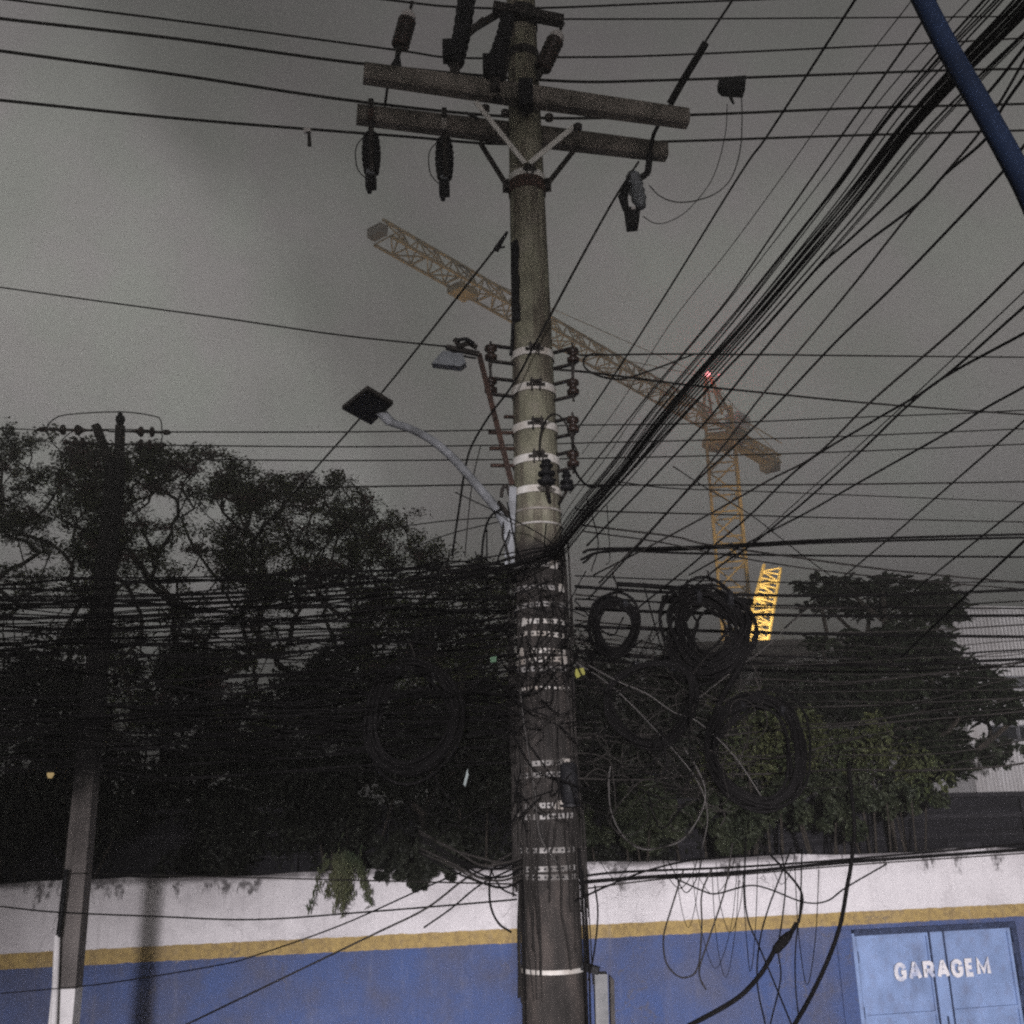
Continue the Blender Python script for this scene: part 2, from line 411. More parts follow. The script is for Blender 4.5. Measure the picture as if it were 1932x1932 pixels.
def leaf(s0, s1):
    lf = None
    zs = [0.10, 0.95, GZ - 1.42, GZ - 0.13]
    for i in range(3):
        a, b_ = zs[i] + 0.03, zs[i + 1] - 0.03
        c = sz((s0 + s1) / 2, (a + b_) / 2, -0.030)
        q = [sz(s0 + 0.03, a, -0.075), sz(s1 - 0.03, a, -0.075), sz(s1 - 0.03, b_, -0.075), sz(s0 + 0.03, b_, -0.075)]
        MB().add(q + [c], [(0, 1, 4), (1, 2, 4), (2, 3, 4), (3, 0, 4)]).build("pressed_panel", M_GATE, gt)
    for zz in zs:
        MB().box(sz((s0 + s1) / 2, zz, -0.062), (s1 - s0, 0.05, 0.055), Matrix((SDIR, -SNOR, Vector((0, 0, 1)))).transposed()).build("rail", M_GATE, gt)
    for s_ in (s0 + 0.025, s1 - 0.025):
        MB().box(sz(s_, (0.06 + GZ - 0.10) / 2, -0.055), (0.055, 0.05, GZ - 0.16), Matrix((SDIR, -SNOR, Vector((0, 0, 1)))).transposed()).build("stile", M_GATE, gt)
leaf(GX0 + 0.10, gm - 0.10)
leaf(gm + 0.16, GX1 - 0.12)
RS = Matrix((SDIR, -SNOR, Vector((0, 0, 1)))).transposed()
MB().box(sz(gm + 0.03, (0.04 + GZ - 0.10) / 2, -0.045), (0.26, 0.05, GZ - 0.14), RS).build("centre_post", M_GATE, gt)
for q in (-0.11, 0.17):
    MB().box(sz(gm + q, (0.04 + GZ - 0.10) / 2, -0.014), (0.028, 0.03, GZ - 0.14), RS).build("cover_strip", M_GATEDK, gt)
MB().box(sz((GX0 + GX1) / 2, GZ - 0.055, -0.03), (GX1 - GX0, 0.12, 0.10), RS).build("lintel_beam", M_GATEDK, gt)
MB().box(sz(GX1 - 0.05, GZ / 2, -0.04), (0.10, 0.10, GZ - 0.12), RS).build("jamb", M_GATEDK, gt)
MB().box(sz(GX0 + 0.035, GZ / 2, -0.04), (0.07, 0.10, GZ - 0.12), RS).build("jamb", M_GATE, gt)
for s_ in (GX0 + 0.085, GX1 - 0.105):
    for zz in (0.6, 1.7, GZ - 0.45):
        MB().tube([sz(s_, zz - 0.09, -0.012), sz(s_, zz + 0.09, -0.012)], 0.018, 8).build("hinge", M_GATEDK, gt)
MB().box(sz(gm + 0.03, 1.15, -0.005), (0.16, 0.04, 0.13), RS).build("lock_box", M_GATEDK, gt)
MB().tube([sz(gm + 0.03, 1.32, 0.03), sz(gm + 0.03, 1.55, 0.03)], 0.012, 8).build("pull_handle", M_GATEDK, gt)
# letters as heavy grotesque strokes, each its own part
def stroke_letter(ch):
    """polylines in a 0..1 box, drawn with a thick flat pen"""
    return {
        'G': ([[(0.92, 0.72), (0.84, 0.90), (0.62, 1.0), (0.38, 1.0), (0.14, 0.88), (0.04, 0.64), (0.04, 0.36), (0.14, 0.12), (0.38, 0.0), (0.62, 0.0), (0.86, 0.10), (0.94, 0.30), (0.94, 0.46), (0.58, 0.46)]], 0.86),
        'A': ([[(0.0, 0.0), (0.46, 1.0), (0.54, 1.0), (1.0, 0.0)], [(0.20, 0.30), (0.80, 0.30)]], 0.86),
        'R': ([[(0.06, 0.0), (0.06, 1.0), (0.62, 1.0), (0.86, 0.90), (0.90, 0.72), (0.84, 0.54), (0.62, 0.46), (0.06, 0.46)], [(0.56, 0.46), (0.96, 0.0)]], 0.82),
        'E': ([[(0.92, 0.0), (0.06, 0.0), (0.06, 1.0), (0.92, 1.0)], [(0.06, 0.52), (0.80, 0.52)]], 0.66),
        'M': ([[(0.04, 0.0), (0.04, 1.0), (0.50, 0.18), (0.96, 1.0), (0.96, 0.0)]], 1.0),
    }[ch]
def thick_strokes(mb, lines, wd, f, lift):
    for k, ln in enumerate(lines):
        ls, rs = [], []
        for i, p in enumerate(ln):
            a = Vector(ln[max(i - 1, 0)]); b_ = Vector(ln[min(i + 1, len(ln) - 1)]); p = Vector(p)
            if 0 < i < len(ln) - 1:
                d1 = (p - a).normalized(); d2 = (b_ - p).normalized(); n1 = Vector((-d1.y, d1.x)); n2 = Vector((-d2.y, d2.x))
                n = (n1 + n2)
                n = n.normalized() if n.length > 1e-3 else n1
                sc = min(1.55, 1 / max(0.35, n.dot(n1)))
            else:
                d = (b_ - a).normalized(); n = Vector((-d.y, d.x)); sc = 1.0
            ls.append(p + n * wd * sc / 2); rs.append(p - n * wd * sc / 2)
        vs_ = [f(q, lift + 0.0006 * k) for q in ls] + [f(q, lift + 0.0006 * k) for q in rs]
        m_ = len(ls)
        mb.add(vs_, [(i, i + 1, m_ + i + 1, m_ + i) for i in range(m_ - 1)])
LX0 = PPL(1688, 1848, WALL_Y).x; LX1 = PPL(1871, 1838, WALL_Y).x
LZ0 = PPL(1780, 1846, WALL_Y).z; LZ1 = PPL(1780, 1811, WALL_Y).z
word = "GARAGEM"; widths = [stroke_letter(c)[1] for c in word]; gap = 0.10
unit = (LX1 - LX0) / (sum(widths) + gap * (len(word) - 1)); cur = LX0; LH = LZ1 - LZ0
for c, wd in zip(word, widths):
    lines, _ = stroke_letter(c)
    asp = wd * unit / LH
    mb = MB()
    SW = 0.235; ln2 = [[(SW / 2 + x * (asp - SW), SW / 2 + y * (1 - SW)) for x, y in l] for l in lines]
    thick_strokes(mb, ln2, SW, lambda q, lift, cur=cur: sz(cur + q.x * LH, LZ0 + q.y * LH, lift), 0.006)
    o = mb.build("letter", M_LETTER, gt)
    cur += (wd + gap) * unit

# ------------------------------------------------------------------ dark low shed behind the wall
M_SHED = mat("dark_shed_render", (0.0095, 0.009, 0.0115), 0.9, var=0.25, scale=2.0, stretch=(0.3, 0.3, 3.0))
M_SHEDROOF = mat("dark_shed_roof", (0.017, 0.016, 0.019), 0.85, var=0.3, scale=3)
def bx(s0, s1, d0, d1, z0, z1):
    """street-aligned box: returns prism polygon + extrusion"""
    q = [sz(s0, z0, -d0), sz(s1, z0, -d0), sz(s1, z1, -d0), sz(s0, z1, -d0)]
    return q, SNOR * -(d1 - d0)
sh = thing("roadside_shed", "low dark shed with a ledged facade rising just behind the garage end of the wall", "shed", sz(8, 0, -3))
zt = PPL(1880, 1503, WALL_Y + 2.6).z
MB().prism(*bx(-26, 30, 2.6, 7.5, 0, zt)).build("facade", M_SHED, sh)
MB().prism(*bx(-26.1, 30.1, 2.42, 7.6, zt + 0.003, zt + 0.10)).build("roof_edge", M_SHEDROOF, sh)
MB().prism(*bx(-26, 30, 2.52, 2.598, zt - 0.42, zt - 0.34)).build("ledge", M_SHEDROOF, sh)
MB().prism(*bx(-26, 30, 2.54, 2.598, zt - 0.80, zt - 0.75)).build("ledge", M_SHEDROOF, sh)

for k_, s_ in enumerate((-9.0, -3.5, 4.2, 7.8, 11.5)):
    MB().tube([sz(s_, 0.1, -2.5), sz(s_, zt - 0.05, -2.5)], 0.045, 8).build("downpipe", M_SHEDROOF, sh)
for s_ in (5.5, 6.6, 9.6, 12.6):
    MB().prism(*bx(s_, s_ + 0.8, 2.56, 2.598, zt - 1.35, zt - 0.90)).build("louvre_vent", M_SHEDROOF, sh)
# ------------------------------------------------------------------ pale ribbed metal building on the garage side
M_SIDING = mat("ribbed_siding", (0.62, 0.61, 0.62), 0.6, 0.0, col2=(0.36, 0.34, 0.33), scale=1.6, stretch=(1, 1, 0.15), detail=8)
M_DARKWIN = mat("dark_window_glass", (0.012, 0.013, 0.016), 0.25, var=0.2, spec=0.5)
M_FRAME = mat("window_frame_paint", (0.10, 0.10, 0.11), 0.6, var=0.2)
wb = thing("warehouse", "pale grey warehouse with ribbed metal siding and dark window strips beyond the garage gate", "building")
WB_Y = 27.0
def sw(s_, z_, off=0.0): return Vector((s_, WB_Y + K_ST * s_, z_)) + SNOR * off
b0 = PPL(1845, 1500, WB_Y); WBX, WBZ0 = b0.x, 0.0
WBZ1 = PPL(1800, 1150, WB_Y).z
MB().prism([sw(WBX, 0), sw(WBX + 16, 0), sw(WBX + 16, WBZ1), sw(WBX, WBZ1)], SNOR * -14).build("wall_core", M_SIDING, wb)
zb = b0.z
wins = [(PPL(1872, 1300, WB_Y), PPL(1960, 1276, WB_Y)), (PPL(1868, 1398, WB_Y), PPL(1960, 1368, WB_Y))]
rib_proto = None
sp_ = 0.125
rows = [(zb, wins[1][0].z - 0.02), (wins[1][1].z + 0.02, wins[0][0].z - 0.02), (wins[0][1].z + 0.02, WBZ1)]
for a, b_ in rows:
    me_ = None
    for i in range(40):
        s_ = WBX + 0.04 + i * sp_
        if me_ is None:
            o = MB().prism([sw(0, a, 0.0), sw(0.075, a, 0.0), sw(0.058, a, 0.04), sw(0.017, a, 0.04)], (0, 0, b_ - a)).build("siding_rib", M_SIDING, wb)
            me_ = o.data
        else:
            o = bpy.data.objects.new("siding_rib", me_); COL.objects.link(o); adopt(o, wb)
        o.location = Vector((s_, K_ST * s_, 0)) + SNOR * 0.002
MB().prism([sw(WBX - 0.03, zb - 0.08, 0.01), sw(WBX + 16, zb - 0.08, 0.01), sw(WBX + 16, zb, 0.01), sw(WBX - 0.03, zb, 0.01)], SNOR * 0.05).build("base_flashing", M_SIDING, wb)
MB().prism([sw(WBX - 0.03, WBZ1, 0.01), sw(WBX + 16, WBZ1, 0.01), sw(WBX + 16, WBZ1 + 0.12, 0.01), sw(WBX - 0.03, WBZ1 + 0.12, 0.01)], SNOR * 0.06).build("eave_trim", M_SIDING, wb)
for (p0, p1) in wins:
    n_p = 5
    for k in range(n_p):
        s0 = p0.x + k * 0.95
        wn = MB().prism([sw(s0, p0.z, 0.005), sw(s0 + 0.93, p0.z, 0.005), sw(s0 + 0.93, p1.z, 0.005), sw(s0, p1.z, 0.005)], SNOR * 0.03).build("window", M_FRAME, wb)
        o = MB().prism([sw(s0 + 0.05, p0.z + 0.05, 0.037), sw(s0 + 0.88, p0.z + 0.05, 0.037), sw(s0 + 0.88, p1.z - 0.05, 0.037), sw(s0 + 0.05, p1.z - 0.05, 0.037)], SNOR * 0.006).build("pane", M_DARKWIN, None)
        o.parent = wn

# ------------------------------------------------------------------ distant low block under the cranes
M_FAR = mat("far_block_render", (0.17, 0.155, 0.145), 0.9, var=0.2, scale=0.8)
fb = thing("apartment_block", "low grey-brown block with window bays glimpsed under the lit lattice boom", "building")
FY = 44.0
f0 = P(1405, 1290, FY); f1 = P(1590, 1216, FY)
def ff(x, z, off=0.0): return Vector((x, FY - off, z))
MB().prism([ff(f0.x - 3, 0), ff(f1.x + 3, 0), ff(f1.x + 3, f1.z), ff(f0.x - 3, f1.z)], (0, 9, 0)).build("wall_core", M_FAR, fb)
MB().prism([ff(f0.x - 3.1, f1.z + 0.003, 0.2), ff(f1.x + 3.1, f1.z + 0.003, 0.2), ff(f1.x + 3.1, f1.z + 0.25, 0.2), ff(f0.x - 3.1, f1.z + 0.25, 0.2)], (0, 9.4, 0)).build("parapet", M_FAR, fb)
for k in range(6):
    x = f0.x - 2.0 + k * 1.5
    for zz in (f1.z - 1.6, f1.z - 4.2):
        wn = MB().prism([ff(x, zz, 0.06), ff(x + 0.9, zz, 0.06), ff(x + 0.9, zz + 1.1, 0.06), ff(x, zz + 1.1, 0.06)], (0, 0.056, 0)).build("window", M_FRAME, fb)
        o = MB().prism([ff(x + 0.08, zz + 0.08, 0.075), ff(x + 0.82, zz + 0.08, 0.075), ff(x + 0.82, zz + 1.02, 0.075), ff(x + 0.08, zz + 1.02, 0.075)], (0, 0.012, 0)).build("pane", M_DARKWIN)
        o.parent = wn
    MB().prism([ff(x - 0.35, 0, 0.13), ff(x - 0.2, 0, 0.13), ff(x - 0.2, f1.z, 0.13), ff(x - 0.35, f1.z, 0.13)], (0, 0.127, 0)).build("pilaster", M_FAR, fb)

# ------------------------------------------------------------------ tower cranes on the building site
M_CRANE = mat("crane_yellow", (0.34, 0.25, 0.12), 0.6, var=0.2, scale=1.5)
M_CRANE2 = mat("crane_boom_yellow", (0.58, 0.44, 0.17), 0.6, var=0.2, scale=1.5)
M_CABIN = mat("cabin_white", (0.62, 0.66, 0.70), 0.5, var=0.1)
M_BALL = mat("counterweight_concrete", (0.20, 0.17, 0.14), 0.9, var=0.2)
def lattice(parent, a, b, wd, ht, bays, chord, lace, m, tri=False, wd1=None):
    """chords as parts, the lacing joined into one part"""
    a, b = Vector(a), Vector(b); d = (b - a); ln = d.length; x = d / ln
    up = Vector((0, 0, 1)) if abs(x.z) < 0.8 else Vector((0.2, 1, 0))
    y = up.cross(x).normalized(); z = x.cross(y).normalized()
    wd1 = wd1 or wd
    def corner(k, t):
        wq = wd + (wd1 - wd) * t; hq = ht * (wq / wd)
        offs = [(-wq / 2, 0), (wq / 2, 0), (0, hq)] if tri else [(-wq / 2, -hq / 2), (wq / 2, -hq / 2), (wq / 2, hq / 2), (-wq / 2, hq / 2)]
        return a + d * t + y * offs[k][0] + z * offs[k][1]
    n = 3 if tri else 4
    for k in range(n):
        MB().bar(corner(k, 0), corner(k, 1), chord, chord).build("chord", m, parent)
    lc = MB()
    for i in range(bays):
        t0, t1 = i / bays, (i + 1) / bays
        for k in range(n):
            k2 = (k + 1) % n
            lc.bar(corner(k, t0), corner(k2, t0), lace, lace)
            if i % 2: lc.bar(corner(k, t0), corner(k2, t1), lace, lace)
            else: lc.bar(corner(k2, t0), corner(k, t1), lace, lace)
    lc.build("lacing", m, parent, stuff=True)
CY = 70.0
slew = P(1358, 822, CY)
cr_ = thing("tower_crane", "yellow tower crane with a red beacon, its jib reaching through mist behind the pole", "crane", (slew.x, slew.y, 0))
lattice(cr_, (slew.x, slew.y, 0), (slew.x, slew.y, slew.z - 0.6), 2.0, 2.0, 17, 0.20, 0.11, M_CRANE)
zj = slew.z + 0.4
tip = PZ(722, 440, zj + 0.4)
jd = Vector((tip.x - slew.x, tip.y - slew.y, 0)); jl = jd.length; jd.normalize()
js = Vector((slew.x, slew.y, zj))
lattice(cr_, js + jd * 1.2, js + jd * jl, 1.35, 1.35, 26, 0.13, 0.07, M_CRANE, tri=True, wd1=1.15)
jn = Vector((-jd.y, jd.x, 0))
RJ = Matrix((jd, jn, Vector((0, 0, 1)))).transposed()
MB().box(js + jd * (jl + 0.35) + Vector((0, 0, 0.3)), (0.5, 0.9, 0.5), RJ).build("jib_head", M_BALL, cr_)
MB().box(js + jd * (jl * 0.83) + Vector((0, 0, -0.35)), (1.3, 1.0, 0.4), RJ).build("trolley", M_CRANE, cr_)
# slewing unit, platform and cabin
MB().lathe((slew.x, slew.y, slew.z - 0.9), (slew.x, slew.y, slew.z - 0.1), [(0, 1.15), (0.3, 1.35), (0.7, 1.35), (1, 1.1)], 16).build("slewing_ring", M_CRANE, cr_)
lattice(cr_, (slew.x, slew.y, slew.z - 0.1), (slew.x, slew.y, slew.z + 1.9), 1.9, 1.9, 2, 0.20, 0.12, M_CRANE)
apex = P(1336, 712, CY - 0.6)
for q in ((-0.8, -0.8), (-0.8, 0.8), (0.9, -0.8), (0.9, 0.8)):
    MB().bar(js + jd * q[0] + jn * q[1] + Vector((0, 0, 0.8)), apex + jn * q[1] * 0.2, 0.17, 0.17).build("tower_head_leg", M_CRANE, cr_)
for t in (0.25, 0.5, 0.75):
    for q in (-1, 1):
        MB().bar(js + jn * 0.8 * q * (1 - 0.8 * t) + jd * (-0.8 + 0.8 * t) + Vector((0, 0, 0.8 + (apex.z - js.z - 0.8) * t)), js + jn * 0.8 * q * (1 - 0.8 * t) + jd * (0.9 - 0.9 * t) + Vector((0, 0, 0.8 + (apex.z - js.z - 0.8) * t)), 0.1, 0.1).build("tower_head_brace", M_CRANE, cr_)
for t in (0.36, 0.74):
    MB().tube([apex, js + jd * jl * t + Vector((0, 0, 1.3))], 0.03, 4).build("tie_rod", M_CRANE, cr_)
cj = 9.0
lattice(cr_, js - jd * 1.2, js - jd * cj, 1.3, 0.6, 8, 0.13, 0.07, M_CRANE)
MB().box(js - jd * (cj * 0.55) + Vector((0, 0, -0.52)), (cj * 0.7, 0.6, 0.05), RJ).build("walkway", M_CRANE, cr_)
for k in range(3):
    MB().box(js - jd * (cj - 0.4 - 0.40 * k) + Vector((0, 0, -0.55)), (0.34, 1.25, 0.95), RJ).build("counterweight", M_BALL, cr_)
for q in (-0.85, 0.85):
    MB().bar(js - jd * 1.2 + jn * q + Vector((0, 0, 1.3)), js - jd * cj + jn * q + Vector((0, 0, 1.3)), 0.07, 0.07).build("handrail", M_CRANE, cr_)
    MB().tube([apex, js - jd * (cj - 0.8) + jn * q * 0.7 + Vector((0, 0, 0.4))], 0.035, 4).build("tie_rod", M_CRANE, cr_)
cb = js - jd * 2.8 + jn * 0.2 + Vector((0, 0, 1.35))
cab = MB().box(cb, (1.7, 1.2, 1.2), RJ).build("cabin", M_CABIN, cr_)
o = MB().box(cb + Vector((0, 0, 0.15)) - SDIR * 0.0 + jn * 0.61, (0.5, 0.03, 0.5), RJ).build("cabin_window", M_DARKWIN); o.parent = cab
M_RED = emit("beacon_red", (1.0, 0.32, 0.34), 14.0)
bc = MB().lathe(apex + Vector((0, 0, 0.05)), apex + Vector((0, 0, 0.50)), [(0, 0.14), (0.5, 0.20), (0.85, 0.16), (1, 0.05)], 10).build("beacon", M_RED, cr_)
o = MB().lathe(apex + jn * 0.9 + Vector((0, 0, -0.25)), apex + jn * 0.9 + Vector((0, 0, 0.0)), [(0, 0.07), (0.6, 0.09), (1, 0.03)], 8).build("beacon", emit("beacon_red_dim", (1.0, 0.25, 0.28), 2.5), cr_)
bl = bpy.data.lights.new("beacon_light", 'POINT'); bl.energy = 80; bl.color = (1.0, 0.12, 0.14); bl.shadow_soft_size = 0.2
o = bpy.data.objects.new("beacon_light", bl); COL.objects.link(o); o.location = apex + Vector((0, -0.6, 0.3))

# the second crane: a leaning lit boom
B0, B1 = P(1421, 1235, 58.0), P(1456, 1076, 60.5)
cb2 = thing("lattice_boom", "short leaning lattice boom brightly lit orange beside the dark tree", "crane", (B0.x, B0.y, 0))
lattice(cb2, B0 - (B1 - B0) * 1.2, B1, 1.7, 1.3, 26, 0.13, 0.075, M_CRANE2, wd1=1.0)
MB().bar(B1 - (B1 - B0) * 2.2 * 0.98, B1 - (B1 - B0) * 0.02, 0.16, 0.08).build("ladder_rail", M_CRANE2, cb2)

# site floodlights that light the cranes from below
def flood(name, label, pos, aim, energy, col, size, blend=0.5, z0=0.0):
    t = thing(name, label, "lamp", pos)
    dv = (Vector(aim) - Vector(pos)).normalized(); pos = Vector(pos)
    MB().bar(pos - dv * 0.30, pos - dv * 0.05, 0.5, 0.4).build("housing", M_DKMET, t)
    MB().tube([Vector((pos.x, pos.y, z0)), pos - dv * 0.2], 0.06, 8).build("mast", M_DKMET, t)
    l = bpy.data.lights.new(name + "_light", 'SPOT'); l.energy = energy; l.color = col; l.spot_size = math.radians(size); l.spot_blend = blend; l.shadow_soft_size = 0.15
    lo = bpy.data.objects.new(name + "_light", l); COL.objects.link(lo); lo.location = pos
    lo.rotation_euler = dv.to_track_quat('-Z', 'Y').to_euler()
ZR = f1.z
flood("site_floodlight", "site floodlight on the low block's roof, aimed up at the crane's tower", (slew.x - 3.5, 51.0, ZR + 1.0), (slew.x, slew.y, slew.z + 0.5), 8500, (1.0, 0.64, 0.38), 34, z0=ZR)
flood("site_floodlight", "site floodlight behind the trees, aimed up along the crane's jib", (1.5, 46.0, 8.0), (js + jd * jl * 0.55), 9500, (1.0, 0.78, 0.58), 85)
flood("boom_floodlight", "floodlight on the low block's roof, aimed at the leaning boom", (B0.x - 1.5, 51.5, ZR + 1.0), (B1.x, B1.y, B1.z - 2.0), 22000, (1.0, 0.78, 0.46), 44, z0=ZR)
flood("warehouse_fill_lamp", "unseen lamp on a mast, added to light the ribbed warehouse from beyond the gate", (WBX + 7.5, WB_Y + K_ST * WBX - 5.0, 10.5), sw(WBX + 1.5, 8.0), 750, (1.0, 0.97, 0.97), 120)  # out-of-view lamp added to brighten the facade

# ------------------------------------------------------------------ night mist over the whole place
hm = bpy.data.materials.new("night_mist"); hm.use_nodes = True
ht = hm.node_tree; ht.nodes.clear()
ho = ht.nodes.new("ShaderNodeOutputMaterial"); hv = ht.nodes.new("ShaderNodeVolumePrincipled")
hv.inputs["Color"].default_value = (0.93, 0.91, 0.88, 1); hv.inputs["Density"].default_value = 0.0115; hv.inputs["Anisotropy"].default_value = 0.8
ht.links.new(hv.outputs[0], ho.inputs["Volume"])
hz = MB().box((0, 140, 24.0), (560, 560, 52.0)).build("haze", hm); hz["kind"] = "stuff"
# ================================================================== TREES
M_BARK = mat("bark_dark", (0.030, 0.025, 0.020), 0.95, var=0.35, scale=5, bump=0.4)
def leaf_mat(name, c1, c2):
    m = mat(name, c1, 0.65, col2=c2, scale=1.6, spec=0.25)
    return m
M_LEAF_A = leaf_mat("leaf_feathery", (0.050, 0.066, 0.026), (0.090, 0.098, 0.046))
M_LEAF_R = leaf_mat("leaf_reddish", (0.095, 0.066, 0.060), (0.125, 0.080, 0.078))
M_LEAF_B = leaf_mat("leaf_dark_broad", (0.012, 0.016, 0.010), (0.022, 0.028, 0.014))
M_LEAF_C = leaf_mat("leaf_shrub", (0.026, 0.035, 0.012), (0.062, 0.066, 0.025))
M_LEAF_F = leaf_mat("leaf_fern", (0.018, 0.030, 0.012), (0.070, 0.072, 0.036))
M_LEAF_D = leaf_mat("leaf_hedge", (0.0045, 0.0055, 0.0035), (0.012, 0.014, 0.008))

def leaf_mesh(name, cent, size, nrm, material, parent, aspect=0.5, droop=0.0, axis=None):
    """one mesh of small folded leaves: centres Nx3, sizes N, plane normals Nx3"""
    n = len(cent)
    cent = np.asarray(cent); size = np.asarray(size)[:, None]; nrm = np.asarray(nrm)
    nrm = nrm / np.linalg.norm(nrm, axis=1, keepdims=True)
    a = NPR.normal(size=(n, 3)) if axis is None else np.asarray(axis, dtype=float); a -= (a * nrm).sum(1, keepdims=True) * nrm
    a /= np.linalg.norm(a, axis=1, keepdims=True); b = np.cross(nrm, a)
    if droop: a[:, 2] -= droop; a /= np.linalg.norm(a, axis=1, keepdims=True)
    v = np.empty((n, 6, 3))
    v[:, 0] = cent - a * size * 0.5
    v[:, 1] = cent - a * size * 0.12 + b * size * aspect * 0.5 + nrm * size * 0.06
    v[:, 2] = cent + a * size * 0.24 + b * size * aspect * 0.42 + nrm * size * 0.05
    v[:, 3] = cent + a * size * 0.5 - nrm * size * 0.08
    v[:, 4] = cent + a * size * 0.24 - b * size * aspect * 0.42 + nrm * size * 0.05
    v[:, 5] = cent - a * size * 0.12 - b * size * aspect * 0.5 + nrm * size * 0.06
    me = bpy.data.meshes.new(name)
    me.vertices.add(n * 6); me.vertices.foreach_set("co", v.reshape(-1).astype(np.float32))
    f = np.array([0, 1, 2, 3, 0, 3, 4, 5]); idx = (np.arange(n)[:, None] * 6 + f[None, :]).reshape(-1)
    me.loops.add(n * 8); me.loops.foreach_set("vertex_index", idx.astype(np.int32))
    me.polygons.add(n * 2); me.polygons.foreach_set("loop_start", (np.arange(n * 2) * 4).astype(np.int32)); me.polygons.foreach_set("loop_total", np.full(n * 2, 4, np.int32))
    me.update(calc_edges=True); me.materials.append(material)
    o = bpy.data.objects.new(name, me); COL.objects.link(o); adopt(o, parent); o["kind"] = "stuff"
    return o

def skeleton(base, fork_z, tips, trunk_r, seed, lean=(0, 0)):
    """greedy branch growth: each tip joins the nearest lower node by an upward-curving path. returns (MB trunk+limbs, node list)"""
    rnd = random.Random(seed)
    base = Vector(base)
    nodes = []; par = []
    def add(p, q): nodes.append(Vector(p)); par.append(q); return len(nodes) - 1
    k = add(base, -1); n0 = 6
    for i in range(1, n0 + 1):
        t = i / n0
        k = add(base + Vector((lean[0] * t + rnd.uniform(-.05, .05), lean[1] * t + rnd.uniform(-.05, .05), (fork_z - base.z) * t)), k)
    tops = [k]
    tips = sorted(tips, key=lambda p: (Vector(p) - nodes[k]).length)
    ends = []
    for tp in tips:
        tp = Vector(tp); best, bj = 1e9, k
        for j in range(n0 - 1, len(nodes)):
            dv = tp - nodes[j]
            if dv.z < 0.05: continue
            h = math.hypot(dv.x, dv.y)
            c = dv.length * (1 + 0.9 * max(0, h / max(dv.z, 0.05) - 1.6) * 0.25)
            if c < best: best, bj = c, j
        s = nodes[bj]; dv = tp - s; m = max(2, min(6, int(dv.length / 0.55)))
        q = bj
        side = Vector((rnd.uniform(-1, 1), rnd.uniform(-1, 1), rnd.uniform(-.3, .3))) * dv.length * 0.10
        for i in range(1, m + 1):
            t = i / m
            p = s + Vector((dv.x * t ** 0.85, dv.y * t ** 0.85, dv.z * t ** 1.25)) + side * math.sin(math.pi * t) + Vector((rnd.uniform(-.05, .05), rnd.uniform(-.05, .05), rnd.uniform(-.04, .04))) * (i < m)
            q = add(p, q)
        ends.append(q)
    # pipe model
    rad = [0.0] * len(nodes); cnt = [0.0] * len(nodes)
    for i in range(len(nodes) - 1, -1, -1):
        if cnt[i] == 0: cnt[i] = 1.0
        if par[i] >= 0: cnt[par[i]] += cnt[i] if True else 0
    ch = [[] for _ in nodes]
    for i, p in enumerate(par):
        if p >= 0: ch[p].append(i)
    area = [0.0] * len(nodes)
    for i in range(len(nodes) - 1, -1, -1):
        area[i] = (sum(area[c] for c in ch[i]) if ch[i] else 0.011 ** 2.3)
    sc = trunk_r / (area[0] ** (1 / 2.3))
    rad = [max(0.013, min(trunk_r, a ** (1 / 2.3) * max(1.0, sc * 0.85))) for a in area]
    return nodes, par, ch, rad, ends

def limbs(nodes, par, ch, rad):
    trunk, twig = MB(), MB()
    items = [(-1, 0)]
    while items:
        st, q = items.pop()
        chain = ([st] if st >= 0 else []) + [q]; cur = q
        while ch[cur]:
            nx = max(ch[cur], key=lambda k_: rad[k_])
            items += [(cur, k_) for k_ in ch[cur] if k_ != nx]
            chain.append(nx); cur = nx
        if len(chain) < 2: continue
        rr = [rad[i] for i in chain]
        if st >= 0: rr[0] = min(rr[0], rr[1] * 1.15)
        (trunk if rr[1] > 0.05 else twig).tube([nodes[i] for i in chain], rr, 7 if rr[1] > 0.05 else 4)
    return trunk, twig

def interp(prof, x):
    if x <= prof[0][0]: return prof[0][1]
    for (x0, y0), (x1, y1) in zip(prof, prof[1:]):
        if x <= x1: return y0 + (y1 - y0) * (x - x0) / (x1 - x0)
    return prof[-1][1]

def umbels(tips, nleaf, rad, thick, size, rnd):
    C, S, Nn = [], [], []
    for tp in tips:
        R_ = rad * rnd.choice([0.45, 0.6, 0.8, 1.0, 1.35]) * rnd.uniform(0.85, 1.15); n = int(nleaf * rnd.uniform(0.5, 1.3) * (R_ / rad) ** 1.3)
        # a few feathery fronds radiating from the tip
        fr = [(rnd.uniform(0, 6.28), rnd.uniform(0.5, 1.0) * R_, rnd.uniform(-0.25, 0.10)) for _ in range(rnd.randint(6, 10))]
        for _ in range(n):
            a, ln, dr = rnd.choice(fr); t = rnd.random() ** 0.7
            wv = rnd.gauss(0, 0.055 + 0.03 * t)
            C.append((tp[0] + math.cos(a) * ln * t - math.sin(a) * wv, tp[1] + math.sin(a) * ln * t + math.cos(a) * wv, tp[2] + dr * ln * t * t + rnd.gauss(0, thick)))
            S.append(size * rnd.uniform(0.6, 1.35)); Nn.append((rnd.gauss(0, .45), rnd.gauss(0, .45), 1))
    return C, S, Nn

